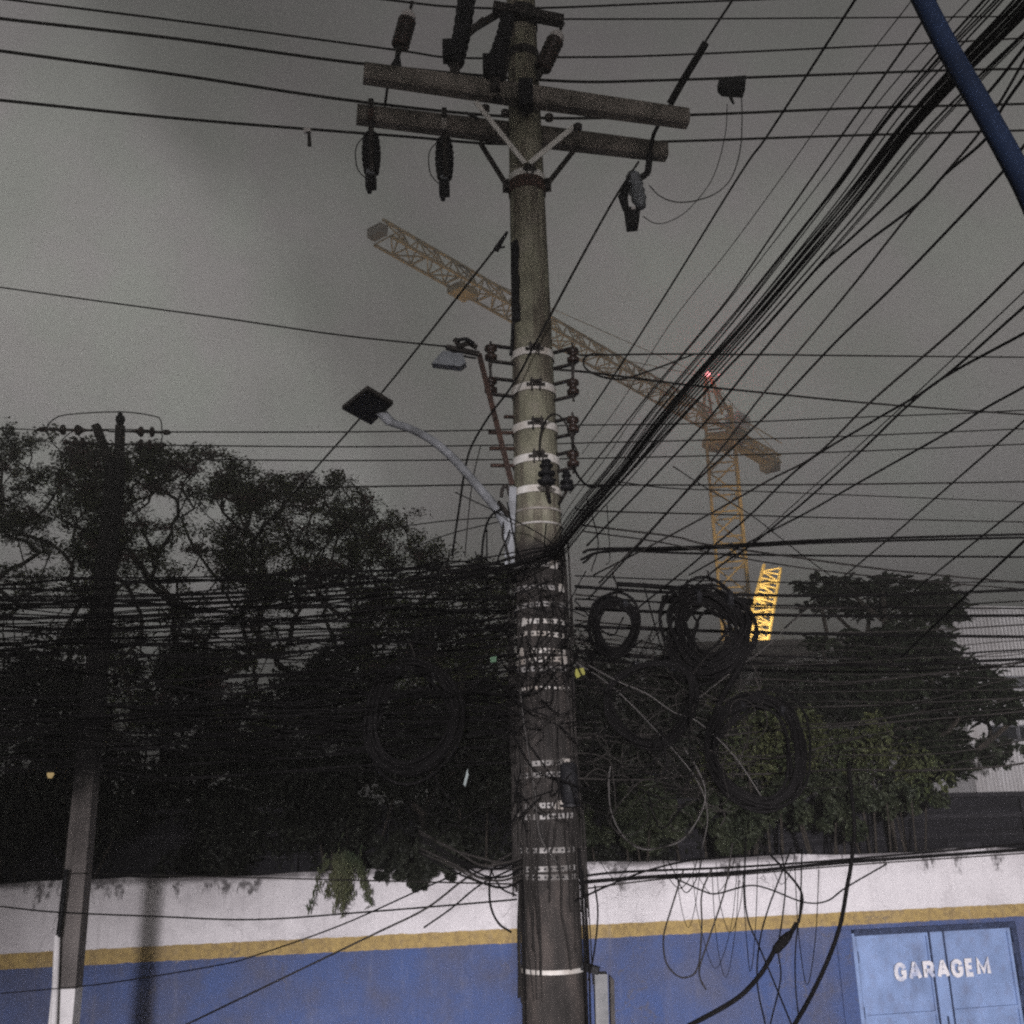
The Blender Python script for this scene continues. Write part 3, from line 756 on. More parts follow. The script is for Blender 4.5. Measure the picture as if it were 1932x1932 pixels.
# feathery flat-topped trees behind the wall, on the far pole's side
PROF = [(-160, 800), (0, 815), (60, 822), (120, 850), (180, 862), (250, 868), (330, 872), (385, 868), (450, 900), (530, 925), (575, 900), (620, 905), (655, 935), (700, 968), (760, 990), (830, 1020), (880, 1062), (960, 1090), (1000, 1110)]
def feathery(px0, px1, trunk_px, Y, nt, label, seed, red=0.2, low=1400):
    rnd = random.Random(seed)
    base = PPL(trunk_px, 1560, Y); base.z = 0
    t = thing("feathery_tree", label, "tree", base, "feathery trees behind the wall")
    tips, rtips = [], []
    for i in range(nt):
        px = rnd.uniform(px0, px1); top = interp(PROF, px)
        k = rnd.random()
        py = top + rnd.uniform(-6, 55) if k < 0.28 else top + rnd.uniform(45, 210) if k < 0.62 else rnd.uniform(top + 120, max(low, top + 160))
        if k < 0.06: py = top + rnd.uniform(-26, -4)
        tips.append(PPL(px, py, Y + rnd.uniform(-1.8, 1.8)))
    nodes, par, ch, rad, ends = skeleton(base, 4.3 + rnd.uniform(-.4, .4), tips, 0.13, seed, (rnd.uniform(-.3, .3), rnd.uniform(-.2, .2)))
    trunk, twig = limbs(nodes, par, ch, rad)
    trunk.build("trunk", M_BARK, t); twig.build("branches", M_BARK, t, stuff=True)
    rt = [p for p in tips if rnd.random() < red]; gt_ = [p for p in tips if p not in rt]
    leaf_mesh("crown", *umbels(gt_, 235, 0.45, 0.08, 0.070, rnd), M_LEAF_A, t, 0.5)
    if rt:
        leaf_mesh("reddish_spray", *umbels(rt, 150, 0.42, 0.05, 0.07, rnd), M_LEAF_R, t, 0.5)
feathery(-150, 230, 70, 23.0, 270, "feathery tree rising highest, behind the far pole's forked top", 3)
feathery(140, 520, 330, 21.5, 290, "feathery flat-topped tree just past the far pole, reddish sprays on top", 5, 0.24)
feathery(430, 760, 560, 22.5, 270, "feathery tree under the square lamp, sloping towards the cable pole", 8, 0.22)
feathery(660, 1010, 800, 21.0, 250, "lowest feathery tree, tucked behind the cable pole's tangle", 12, 0.12)

# dense dark hedge shrubs behind the wall (one each)
def shrub(cx, cy, rx, ry, Y, n, label, seed, m, size=0.12, trunk=True, name="dense_shrub", group="dense shrubs behind the wall", nl=26, droop=0.0, aspect=0.5):
    rnd = random.Random(seed)
    c = PPL(cx, cy, Y); sx = (PPL(cx + rx, cy, Y) - c).length; szz = (PPL(cx, cy - ry, Y) - c).length
    base = Vector((c.x, c.y, 0.0))
    t = thing(name, label, "shrub", base if trunk else c, group)
    # lumps inside the ellipsoid
    lumps = []
    for i in range(nl):
        u = Vector((rnd.gauss(0, 1), rnd.gauss(0, 1), rnd.gauss(0, 1))).normalized() * rnd.uniform(0.35, 0.95)
        lumps.append((c + Vector((u.x * sx, u.y * min(sx, 1.2), u.z * szz)), rnd.uniform(0.22, 0.42) * min(sx, szz) * (26 / nl) ** 0.45))
    C, S, Nn = [], [], []
    for i in range(n):
        lc, lr = rnd.choice(lumps)
        u = Vector((rnd.gauss(0, 1), rnd.gauss(0, 1), rnd.gauss(0, 1))).normalized()
        C.append(lc + u * lr * rnd.uniform(0.55, 1.05)); S.append(size * rnd.uniform(0.6, 1.4)); Nn.append(u * 0.7 + Vector((rnd.gauss(0, .5), rnd.gauss(0, .5), rnd.gauss(0, .5) + 0.3)))
    leaf_mesh("foliage", C, S, Nn, m, t, aspect, droop)
    if not trunk: return t
    mb = MB()
    for k in range(5):
        lc, lr = lumps[k]
        mb.tube(smoothline([base + Vector((rnd.uniform(-.1, .1), rnd.uniform(-.1, .1), 0)), base.lerp(lc, 0.5) + Vector((rnd.uniform(-.2, .2), 0, 0.3)), lc], 4), [0.05, 0.045, 0.04, 0.035, 0.03, 0.028, 0.025, 0.02, 0.015], 5)
    mb.build("stems", M_BARK, t, stuff=True)
    return t
shrub(90, 1510, 190, 150, 20.3, 14000, "broad dark shrub behind the wall under the far pole", 21, M_LEAF_D, 0.105)
shrub(370, 1500, 190, 160, 20.8, 14000, "tall black-green shrub behind the wall next to the far pole", 22, M_LEAF_D, 0.105)
shrub(640, 1480, 190, 170, 20.5, 14000, "dark shrub behind the wall straight above the hanging fern", 23, M_LEAF_D, 0.105)
shrub(880, 1460, 190, 190, 20.2, 14000, "dark shrub directly behind the cable pole, on its tree side", 24, M_LEAF_D, 0.10)
shrub(1130, 1460, 170, 200, 20.4, 14000, "dark shrub behind the coils hanging beside the cable pole", 25, M_LEAF_D, 0.10)
shrub(1310, 1440, 150, 180, 20.7, 12500, "dim green shrub behind the big cable coil", 26, M_LEAF_D, 0.10)
shrub(1420, 1410, 130, 110, 19.9, 2600, "greenish shrub seen through the lowest cable coil", 27, M_LEAF_C, 0.15, aspect=0.3)
shrub(1640, 1440, 140, 95, 20.0, 2300, "sparse yellow-green shrub leaning over the shed beside the dark broad tree", 28, M_LEAF_C, 0.16, aspect=0.32)
shrub(785, 1618, 105, 56, 17.72, 9000, "black leafy clump hanging over the wall top beside the cable pole", 29, M_LEAF_D, 0.10, droop=0.3, trunk=False, nl=90)

for (cx_, cy_, rx_, lab_, sd_) in ((70, 1300, 170, "understory bush at the foot of the highest feathery tree", 71), (330, 1290, 170, "understory bush filling the gap past the far pole's shaft", 72), (600, 1300, 170, "understory bush filling the gap under the square lamp", 73), (850, 1300, 150, "understory bush behind the wide cable coil", 74), (1110, 1300, 120, "understory bush just behind the smallest coil", 75), (1290, 1320, 120, "understory bush between the thickest coil and the block", 76), (1480, 1335, 110, "understory bush under the leaning boom", 77)):
    shrub(cx_, cy_, rx_, 105, 21.6, 6500, lab_, sd_, M_LEAF_D, 0.10, group="understory bushes")
M_LEAF_E = leaf_mat("leaf_dim_green", (0.012, 0.017, 0.008), (0.026, 0.031, 0.015))
for (cx_, cy_, rx_, ry_, n_l, lab_, sd_) in ((1190, 1545, 110, 62, 6500, "low dim shrub over the wall top next to the cable pole", 81), (1370, 1540, 110, 66, 6500, "low dim shrub over the wall top under the lowest coil", 82), (1540, 1515, 110, 66, 5200, "low dim shrub before the shed, short of the sparse green one", 83), (1700, 1500, 70, 44, 2600, "small dim shrub before the shed at the foot of the broad tree", 84)):
    shrub(cx_, cy_, rx_, ry_, 19.3, n_l, lab_, sd_, M_LEAF_E, 0.10, group="low shrubs before the shed")
# broad dark tree on the garage side
def broad_tree():
    rnd = random.Random(41); Y = 21.5
    base = PPL(1690, 1560, Y); base.z = 0
    t = thing("broad_leaf_tree", "dark broad-leaved tree with tiered boughs in front of the ribbed warehouse", "tree", base)
    blobs = [(1540, 1112, 45, 16), (1600, 1108, 50, 16), (1665, 1104, 45, 16), (1720, 1112, 45, 20), (1765, 1125, 45, 26), (1790, 1150, 30, 24), (1740, 1160, 60, 28), (1690, 1135, 50, 18), (1640, 1150, 40, 12), (1560, 1140, 40, 12),
             (1660, 1210, 70, 26), (1720, 1205, 70, 30), (1760, 1235, 60, 28), (1700, 1255, 80, 30), (1620, 1245, 60, 22), (1550, 1215, 30, 10), (1500, 1270, 50, 16), (1580, 1275, 60, 22),
             (1800, 1262, 50, 22), (1850, 1290, 50, 26), (1890, 1312, 40, 24), (1830, 1320, 50, 24), (1760, 1300, 70, 30), (1690, 1310, 80, 36), (1620, 1320, 70, 34), (1560, 1330, 50, 28), (1860, 1345, 40, 20), (1915, 1350, 30, 16), (1700, 1370, 80, 36), (1780, 1360, 60, 34), (1790, 1430, 46, 40), (1745, 1420, 50, 40)]
    C, S, Nn, tips, AXS = [], [], [], [], []
    for (bx_, by_, rx, ry) in blobs:
        dY = rnd.uniform(-1.4, 1.4)
        tips.append(PPL(bx_, by_ + ry * 0.4, Y + dY))
        for i in range(int(5 + rx * ry * 0.020)):
            # rosettes of long leaves
            a = rnd.uniform(0, 6.28); q = rnd.random() ** 0.5
            c = PPL(bx_ + math.cos(a) * rx * q + rnd.gauss(0, 6), by_ + math.sin(a) * ry * q + rnd.gauss(0, 5), Y + dY + rnd.uniform(-.5, .5))
            a1 = rnd.uniform(0, 6.28)
            for k in range(8):
                th = a1 + k * 0.785 + rnd.gauss(0, .15); ln = rnd.uniform(0.20, 0.36); el_ = rnd.uniform(-0.55, 0.35)
                d_ = Vector((math.cos(th) * math.cos(el_), math.sin(th) * math.cos(el_), math.sin(el_)))
                C.append(c + d_ * ln * 0.55); S.append(ln); AXS.append(d_)
                Nn.append(Vector((rnd.gauss(0, .3), rnd.gauss(0, .3), 1.0)) - d_ * math.sin(el_))
    leaf_mesh("crown", C, S, Nn, M_LEAF_B, t, 0.42, axis=AXS)
    nodes, par, ch, rad, ends = skeleton(base, 5.0, tips, 0.17, 4)
    trunk, twig = limbs(nodes, par, ch, rad)
    trunk.build("trunk", M_BARK, t); twig.build("branches", M_BARK, t, stuff=True)
broad_tree()
# leaves overhanging the warehouse windows
shrub(1890, 1415, 60, 34, 24.5, 420, "thin leafy spray hanging before the warehouse's lower window", 61, M_LEAF_B, 0.20, trunk=False, name="leafy_spray", group=None)

# drooping fern-like plant rooted on the wall top
def wall_fern():
    rnd = random.Random(9)
    root = PPL(655, 1640, WALL_Y - 0.10)
    t = thing("wall_fern", "drooping green fern rooted on the wall top under the trees", "plant", root)
    C, S, Nn = [], [], []
    for k in range(15):
        a = rnd.uniform(-1.3, 1.3); ln = rnd.uniform(0.35, 0.85)
        p1 = root + SDIR * math.sin(a) * ln * 0.45 + SNOR * rnd.uniform(0.05, 0.25) + Vector((0, 0, rnd.uniform(0.02, 0.20)))
        p2 = root + SDIR * math.sin(a) * ln * 0.75 + SNOR * rnd.uniform(0.10, 0.30) + Vector((0, 0, -ln * 0.85 * abs(math.cos(a * .6))))
        st = smoothline([root, p1, p2], 7)
        MB().tube(st, 0.006, 4).build("frond_stem", M_LEAF_C, t)
        for i, p in enumerate(st[2:]):
            for q in range(5):
                C.append(p + Vector((rnd.gauss(0, .030), rnd.gauss(0, .03), rnd.gauss(0, .035)))); S.append(rnd.uniform(0.09, 0.17)); Nn.append(SNOR + Vector((rnd.gauss(0, .4), rnd.gauss(0, .4), rnd.gauss(0, .4))))
    for i in range(70):
        u = Vector((rnd.gauss(0, .14), rnd.gauss(0, .10), rnd.gauss(0.10, .14))); C.append(root + u); S.append(rnd.uniform(0.08, 0.15)); Nn.append(SNOR + Vector((rnd.gauss(0, .6), rnd.gauss(0, .6), rnd.gauss(0, .6))))
    leaf_mesh("fronds", C, S, Nn, M_LEAF_F, t, 0.22, droop=1.1)
wall_fern()
# two dim lamps deep in the foliage beside the far pole
M_DIMLAMP = emit("dim_yellow_lamp", (1.0, 0.72, 0.34), 0.4)
for px, py, lab in ((162, 1452, "small yellow lamp glowing beside the far pole's shaft"), (95, 1462, "smaller dim yellow lamp deeper in the shrub near the far pole")):
    c = PPL(px, py, 18.75)
    t = thing("garden_lamp", lab, "lamp", c, "lamps in the foliage")
    MB().lathe(c - Vector((0, 0, 0.05)), c + Vector((0, 0, 0.05)), [(0, 0.03), (0.4, 0.075 if px > 120 else 0.05), (0.7, 0.06), (1, 0.02)], 10).build("bulb", M_DIMLAMP, t)
    MB().tube([c + Vector((0, 0, 0.10)), c + Vector((0.05, 0.3, 0.22))], 0.012, 6).build("hook", M_DKMET, t)
    MB().lathe(c + Vector((0, 0, 0.055)), c + Vector((0, 0, 0.11)), [(0, 0.10), (1, 0.02)], 10).build("cap", M_DKMET, t)
# ================================================================== THE CABLE POLE
PY = 6.4
pc = P(1045, 1900, PY); PX0 = pc.x
AX = lambda z: Vector((PX0, PY, z))
def pr(z): return max(0.10, 0.181 - 0.0103 * (z - 4.0))
def zof(py, px=1010):                            # height on the pole's near face seen at picture row py
    z = 6.0
    for _ in range(6): z = P(px, py, PY - pr(z)).z
    return z
def pole_concrete():
    m = bpy.data.materials.new("pole_concrete"); m.use_nodes = True
    t = m.node_tree; b = t.nodes["Principled BSDF"]; b.inputs["Roughness"].default_value = 0.9; b.inputs["Specular IOR Level"].default_value = 0.15
    n_, l_ = t.nodes.new, t.links.new
    tcx = n_("ShaderNodeTexCoord"); sp = n_("ShaderNodeSeparateXYZ"); l_(tcx.outputs["Object"], sp.inputs[0])
    def noise(sc, st=None, det=6):
        n = n_("ShaderNodeTexNoise"); n.inputs["Scale"].default_value = sc; n.inputs["Detail"].default_value = det; n.inputs["Roughness"].default_value = 0.6
        if st:
            mp = n_("ShaderNodeMapping"); mp.inputs["Scale"].default_value = st; l_(tcx.outputs["Object"], mp.inputs[0]); l_(mp.outputs[0], n.inputs["Vector"])
        else: l_(tcx.outputs["Object"], n.inputs["Vector"])
        return n.outputs["Fac"]
    def ramp(v, *st):
        q = n_("ShaderNodeValToRGB"); l_(v, q.inputs[0]); e = q.color_ramp.elements
        e[0].position, e[0].color = st[0][0], (*st[0][1], 1); e[1].position, e[1].color = st[-1][0], (*st[-1][1], 1)
        for p, c in st[1:-1]: k = e.new(p); k.color = (*c, 1)
        return q.outputs[0]
    def mix(f, a, c):
        q = n_("ShaderNodeMix"); q.data_type = 'RGBA'; l_(f, q.inputs[0]); l_(a, q.inputs["A"])
        if isinstance(c, tuple): q.inputs["B"].default_value = (*c, 1)
        else: l_(c, q.inputs["B"])
        return q.outputs["Result"]
    base = ramp(noise(5), (0.30, (0.120, 0.115, 0.085)), (0.50, (0.185, 0.180, 0.130)), (0.72, (0.235, 0.215, 0.175)))
    # vertical run-off streaks
    streak = ramp(noise(13, (1, 1, 0.09)), (0.46, (0, 0, 0)), (0.60, (1, 1, 1)))
    sb = n_("ShaderNodeMath"); sb.operation = 'MULTIPLY'; sb.inputs[1].default_value = 0.85; l_(streak, sb.inputs[0])
    col = mix(sb.outputs[0], base, (0.070, 0.058, 0.046))
    # soot and grease with the cables' shade put into the dark colour, with a ragged edge; bare brownish shaft below
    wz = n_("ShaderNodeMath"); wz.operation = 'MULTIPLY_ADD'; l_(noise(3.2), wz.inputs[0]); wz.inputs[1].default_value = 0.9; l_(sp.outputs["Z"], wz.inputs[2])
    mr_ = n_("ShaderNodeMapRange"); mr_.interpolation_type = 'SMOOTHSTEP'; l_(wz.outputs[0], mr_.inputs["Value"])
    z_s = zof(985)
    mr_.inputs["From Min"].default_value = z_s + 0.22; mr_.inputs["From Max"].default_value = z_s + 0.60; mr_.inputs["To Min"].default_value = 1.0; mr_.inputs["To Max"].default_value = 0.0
    grime_shade = ramp(noise(6, (1, 1, 0.35)), (0.30, (0.008, 0.0075, 0.007)), (0.52, (0.022, 0.0195, 0.018)), (0.75, (0.052, 0.043, 0.038)))
    col = mix(mr_.outputs[0], col, grime_shade)
    l_(col, b.inputs["Base Color"])
    bp = n_("ShaderNodeBump"); bp.inputs["Strength"].default_value = 0.5; bp.inputs["Distance"].default_value = 0.015; l_(noise(28), bp.inputs["Height"]); l_(bp.outputs[0], b.inputs["Normal"])
    return m
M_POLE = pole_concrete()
ZTOP = zof(-40, 990) + 0.25
pole = thing("utility_pole", "tall concrete utility pole strapped with steel bands and carrying two concrete crossarms", "utility pole", (PX0, PY, 0))
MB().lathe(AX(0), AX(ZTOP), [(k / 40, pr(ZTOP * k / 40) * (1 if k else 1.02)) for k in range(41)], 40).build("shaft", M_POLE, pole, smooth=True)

def ring(z, h, off, m, name="band", a0=None, a1=None, tilt=0.0, th=0.006, parent=None):
    """steel strap round the shaft (or an arc of it); angles in degrees, -90 faces the camera"""
    parent = parent or pole
    full = a0 is None
    n = 40 if full else max(4, int(abs(a1 - a0) / 8))
    mb = MB(); vs_, fs_ = [], []
    cnt = n if full else n + 1
    for i in range(cnt):
        a = math.radians((360 * i / n) if full else a0 + (a1 - a0) * i / n)
        zt_ = z + tilt * math.cos(a)
        for (dz, o2) in ((-h / 2, off), (h / 2, off), (h / 2, off + th), (-h / 2, off + th)):
            r_ = pr(z) + o2
            vs_.append((PX0 + math.cos(a) * r_, PY + math.sin(a) * r_, zt_ + dz))
    for i in range(n):
        j = (i + 1) % cnt
        for k in range(4):
            k2 = (k + 1) % 4
            fs_.append((i * 4 + k, i * 4 + k2, j * 4 + k2, j * 4 + k))
    if not full: fs_ += [(0, 1, 2, 3), (n * 4 + 3, n * 4 + 2, n * 4 + 1, n * 4)]
    return mb.add(vs_, fs_).build(name, m, parent, smooth=False)
def on_pole(a, z, off=0.0):
    a = math.radians(a); r_ = pr(z) + off
    return Vector((PX0 + math.cos(a) * r_, PY + math.sin(a) * r_, z))
def lug(z, a, m=M_DKMET, s=1.0):
    """clamp ears and bolt joining a band"""
    c = on_pole(a, z, 0.018); t = Vector((-math.sin(math.radians(a)), math.cos(math.radians(a)), 0)); o_ = Vector((math.cos(math.radians(a)), math.sin(math.radians(a)), 0))
    R = Matrix((t, o_, Vector((0, 0, 1)))).transposed()
    mb = MB()
    for q in (-0.022, 0.022): mb.box(c + t * q * s, (0.008, 0.05 * s, 0.065 * s), R)
    mb.tube([c - t * 0.05 * s + o_ * 0.008, c + t * 0.05 * s + o_ * 0.008], 0.009, 6)
    mb.tube([c - t * 0.03 * s + o_ * 0.012 + Vector((0, 0, .022)), c + t * 0.034 * s + o_ * 0.012 + Vector((0, 0, .022))], 0.011, 6)
    return mb.build("band_clamp", m, pole)
# broad galvanised bands with front clamps
for py, h in ((660, 0.052), (727, 0.052), (800, 0.052), (862, 0.052), (921, 0.046)):
    z = zof(py); ring(z, h, 0.004, M_GALVBAND)
    if py < 900: lug(z, -86, s=1.25)
ring(zof(322), 0.05, 0.004, M_GALVBR); ring(zof(338), 0.10, 0.003, M_RUST, "clamp_collar"); lug(zof(322), -82)
for a in (-172, -8):
    lug(zof(333), a, M_DKMET, 1.2)
ring(zof(90, 990), 0.07, 0.004, M_DKMET); ring(zof(20, 990), 0.16, 0.004, M_DKMET, "clamp_collar")
# perforated straps further down
def perforated(py, px0=-150, px1=-30, h=0.030, tilt=0.0, buckle=None):
    z = zof(py)
    o = ring(z, h, 0.004, M_GALV if 1165 < py < 1250 else M_GALVDULL, "perforated_strap", None, None, tilt)
    mb = MB()
    a = -165
    while a < -15:
        c = on_pole(a, z, 0.0108); c.z += tilt * math.cos(math.radians(a))
        o_ = Vector((math.cos(math.radians(a)), math.sin(math.radians(a)), 0)); t = Vector((-o_.y, o_.x, 0))
        pts = [c + t * math.cos(k) * 0.0075 + Vector((0, 0, math.sin(k) * 0.0075)) for k in [i * math.pi / 3 for i in range(6)]]
        mb.prism(pts, o_ * 0.0012); a += 11
    h_ = mb.build("punched_hole", M_BLKPOLY); h_.parent = o; h_["kind"] = "stuff"
    if buckle is not None:
        c = on_pole(buckle, z, 0.014)
        o_ = Vector((math.cos(math.radians(buckle)), math.sin(math.radians(buckle)), 0)); t = Vector((-o_.y, o_.x, 0))
        q = MB().box(c, (0.05, 0.012, 0.05), Matrix((t, o_, Vector((0, 0, 1)))).transposed()).build("buckle", M_GALV); q.parent = o
for py, tl, bk in ((1066, 0.01, -60), (1108, -0.006, -38), (1140, 0.004, None), (1172, -0.004, -135), (1196, -0.012, None), (1228, -0.006, -142), (1245, 0.006, -44), (1262, -0.004, None), (1440, 0.004, -50), (1462, 0.003, None), (1520, 0.0, -70), (1541, 0.004, -160), (1605, 0.0, None), (1640, 0.003, None), (1656, -0.002, None)):
    perforated(py, tilt=tl, buckle=bk)
ring(zof(1298), 0.020, 0.004, M_GALV); ring(zof(1836), 0.024, 0.004, M_GALV, "band")
ring(zof(958), 0.014, 0.003, M_GALV); ring(zof(985), 0.012, 0.003, M_GALV)
# dark rubber guard strip high on the shaft
z0, z1 = zof(602), zof(448)
vs_, fs_ = [], []
for i in range(9):
    z = z0 + (z1 - z0) * i / 8
    for a, o2 in ((-152, 0.002), (-152, 0.016), (-124, 0.016), (-124, 0.002)):
        vs_.append(on_pole(a + 3 * math.sin(i * 2.1), z, o2))
for i in range(8):
    for k in range(4): fs_.append((i * 4 + k, i * 4 + (k + 1) % 4, (i + 1) * 4 + (k + 1) % 4, (i + 1) * 4 + k))
fs_ += [(0, 1, 2, 3), (35, 34, 33, 32)]
MB().add(vs_, fs_).build("rubber_guard", M_BLKPOLY, pole)
MB().tube(smoothline([on_pole(-150, z0, 0.012), on_pole(-148, zof(630), 0.02), on_pole(-158, zof(660), 0.02)], 5), 0.012, 6).build("guard_tail", M_BLKPOLY, pole)

# ------------------------------------------------------------------ crossarms and braces
def arm(pa, pb, Ya, Yb, wd, ht):
    a, b_ = P(*pa, Ya), P(*pb, Yb)
    x = (b_ - a).normalized(); y = Vector((0, 0, 1)).cross(x).normalized(); z = x.cross(y)
    # chamfered beam section, slightly tapering to the ends
    ch_ = 0.018; sec = [(-wd / 2 + ch_, -ht / 2), (wd / 2 - ch_, -ht / 2), (wd / 2, -ht / 2 + ch_), (wd / 2, ht / 2 - ch_), (wd / 2 - ch_, ht / 2), (-wd / 2 + ch_, ht / 2), (-wd / 2, ht / 2 - ch_), (-wd / 2, -ht / 2 + ch_)]
    vs_, fs_ = [], []; n = 10
    for i in range(n + 1):
        t = i / n; sc = 1.0 - 0.10 * abs(t - 0.5) * 2; c = a.lerp(b_, t)
        for (q, r_) in sec: vs_.append(c + y * q * sc + z * r_ * sc)
    for i in range(n):
        for k in range(8): fs_.append((i * 8 + k, i * 8 + (k + 1) % 8, (i + 1) * 8 + (k + 1) % 8, (i + 1) * 8 + k))
    fs_ += [tuple(range(7, -1, -1)), tuple(range(n * 8, n * 8 + 8))]
    o = MB().add(vs_, fs_).build("crossarm", M_CONC, pole)
    return a, b_
FA, FB = arm((686, 138), (1297, 224), 6.00, 6.44, 0.12, 0.15)
BA, BB = arm((673, 216), (1257, 287), 6.42, 6.86, 0.12, 0.15)
def flat(a, b_, m, wd=0.038, th=0.008, name="brace"):
    return MB().bar(a, b_, th, wd).build(name, m, pole)
zc = zof(312)
flat(P(897, 192, 6.12), on_pole(-95, zc, 0.03), M_GALVBR); flat(P(1086, 236, 6.24), on_pole(-82, zc, 0.03), M_GALVBR)
flat(P(905, 268, 6.62), on_pole(165, zof(325), 0.02), M_DKMET); flat(P(1100, 262, 6.75), on_pole(20, zof(325), 0.02), M_DKMET)
# through bolts that clamp the two arms
for px, py in ((905, 205), (1010, 205)):
    MB().tube([P(px - 26, py + 8, 6.05), P(px + 4, py + 22, 6.78)], 0.011, 6).build("through_bolt", M_DKMET, pole)
for px, py in ((953, 214), (1036, 222), (916, 205), (1090, 240)):
    c = P(px, py, 6.2); MB().lathe(c - Vector((0.03, 0, 0)), c + Vector((0.03, 0, 0)), [(0, 0.02), (0.3, 0.032), (0.7, 0.032), (1, 0.02)], 8).build("bolt_head", M_DKMET, pole)
# short arm at the very top of the pole
a, b_ = P(905, 60, 6.5), P(1075, 40, 6.3)
MB().bar(P(930, 14, 6.2), P(1062, 40, 6.3), 0.07, 0.07).build("top_bracket", M_DKMET, pole)
MB().bar(P(893, 54, 6.2), P(960, 14, 6.3), 0.05, 0.04).build("top_bracket", M_DKMET, pole)
MB().box(P(992, 180, 6.13), (0.10, 0.10, 0.22)).build("arm_saddle", M_BLKPOLY, pole)
MB().bar(P(955, 100, 6.2), P(938, 190, 6.15), 0.06, 0.05).build("top_bracket", M_DKMET, pole)

# ------------------------------------------------------------------ low-voltage racks with spool insulators
def spool(c, axis, r0=0.036, h=0.10):
    c = Vector(c); a = c - axis * h / 2; b_ = c + axis * h / 2
    return MB().lathe(a, b_, [(0, 0.6 * r0), (0.05, r0), (0.30, r0 * 1.05), (0.40, 0.62 * r0), (0.60, 0.62 * r0), (0.70, r0 * 1.05), (0.95, r0), (1, 0.6 * r0)], 14)
UPV = Vector((0, 0, 1))
rk = thing("insulator_rack", "dark iron rack of brown spool insulators on the pole's crane side", "insulator rack", on_pole(-20, zof(800), 0.1))
for py in (671, 731, 802, 866):
    c = P(1081, py, 6.28); top, bot = c + UPV * 0.058, c - UPV * 0.058
    for q in (top, bot):
        MB().bar(on_pole(-18, q.z, -0.01), q + Vector((0.012, 0, 0)), 0.030, 0.014).build("rack_arm", M_DKMET, rk)
    spool(c, UPV, 0.040, 0.104).build("spool_insulator", M_PORC, rk, smooth=True)
    MB().tube([c + UPV * 0.09, c - UPV * 0.10], 0.008, 6).build("pin", M_DKMET, rk)
for a_, b2 in ((671, 731), (802, 866)):
    MB().bar(P(1080, a_ + 14, 6.28), P(1081, b2 - 14, 6.28), 0.016, 0.02).build("rack_link", M_DKMET, rk)
rl = thing("insulator_rack", "dark iron rack with two spool insulators on the pole's lamp side", "insulator rack", on_pole(200, zof(700), 0.1))
for py in (666, 728):
    c = P(926, py, 6.30); 
    for q in (c + UPV * 0.058, c - UPV * 0.058):
        MB().bar(on_pole(198, q.z, -0.01), q - Vector((0.012, 0, 0)), 0.030, 0.014).build("rack_arm", M_DKMET, rl)
    spool(c, UPV, 0.042, 0.104).build("spool_insulator", M_PORC, rl, smooth=True)
    MB().tube([c + UPV * 0.085, c - UPV * 0.10], 0.008, 6).build("pin", M_DKMET, rl)
MB().bar(P(924, 684, 6.30), P(926, 712, 6.30), 0.016, 0.02).build("rack_link", M_DKMET, rl)
for py, x1 in ((786, 952), (816, 922), (846, 924), (878, 926)):
    MB().bar(on_pole(196, P(960, py, 6.35).z, -0.01), P(x1, py, 6.30), 0.020, 0.020).build("bare_arm", M_RUST, rl)
MB().bar(P(904, 668, 6.22), P(966, 915, 6.22), 0.035, 0.020, Vector((0, 1, 0))).build("angle_bar", M_RUST, rl)
# heavy dark pin insulators low on the front
for (px, py, s_, lab) in ((1031, 892, 1.0, "dark pin insulator bolted to the front of the pole below the lowest band"), (1069, 908, 0.75, "small dark pin insulator beside the pole just above the cable bundle")):
    c = P(px, py, 6.12 if s_ > 0.9 else 6.2)
    t = thing("pin_insulator", lab, "insulator", c, "pin insulators")
    MB().lathe(c - UPV * 0.085 * s_, c + UPV * 0.085 * s_, [(0, 0.025 * s_), (0.06, 0.052 * s_), (0.20, 0.062 * s_), (0.24, 0.034 * s_), (0.36, 0.032 * s_), (0.40, 0.056 * s_), (0.52, 0.054 * s_), (0.56, 0.030 * s_), (0.70, 0.030 * s_), (0.74, 0.044 * s_), (0.82, 0.042 * s_), (0.86, 0.022 * s_), (0.92, 0.034 * s_), (1, 0.030 * s_)], 14).build("bell", M_BLKPOLY, t)
    MB().tube([c - UPV * 0.08 * s_, on_pole(-60 if s_ > 0.9 else -25, c.z - 0.15 * s_, 0.0)], 0.014 * s_, 8).build("pin", M_DKMET, t)

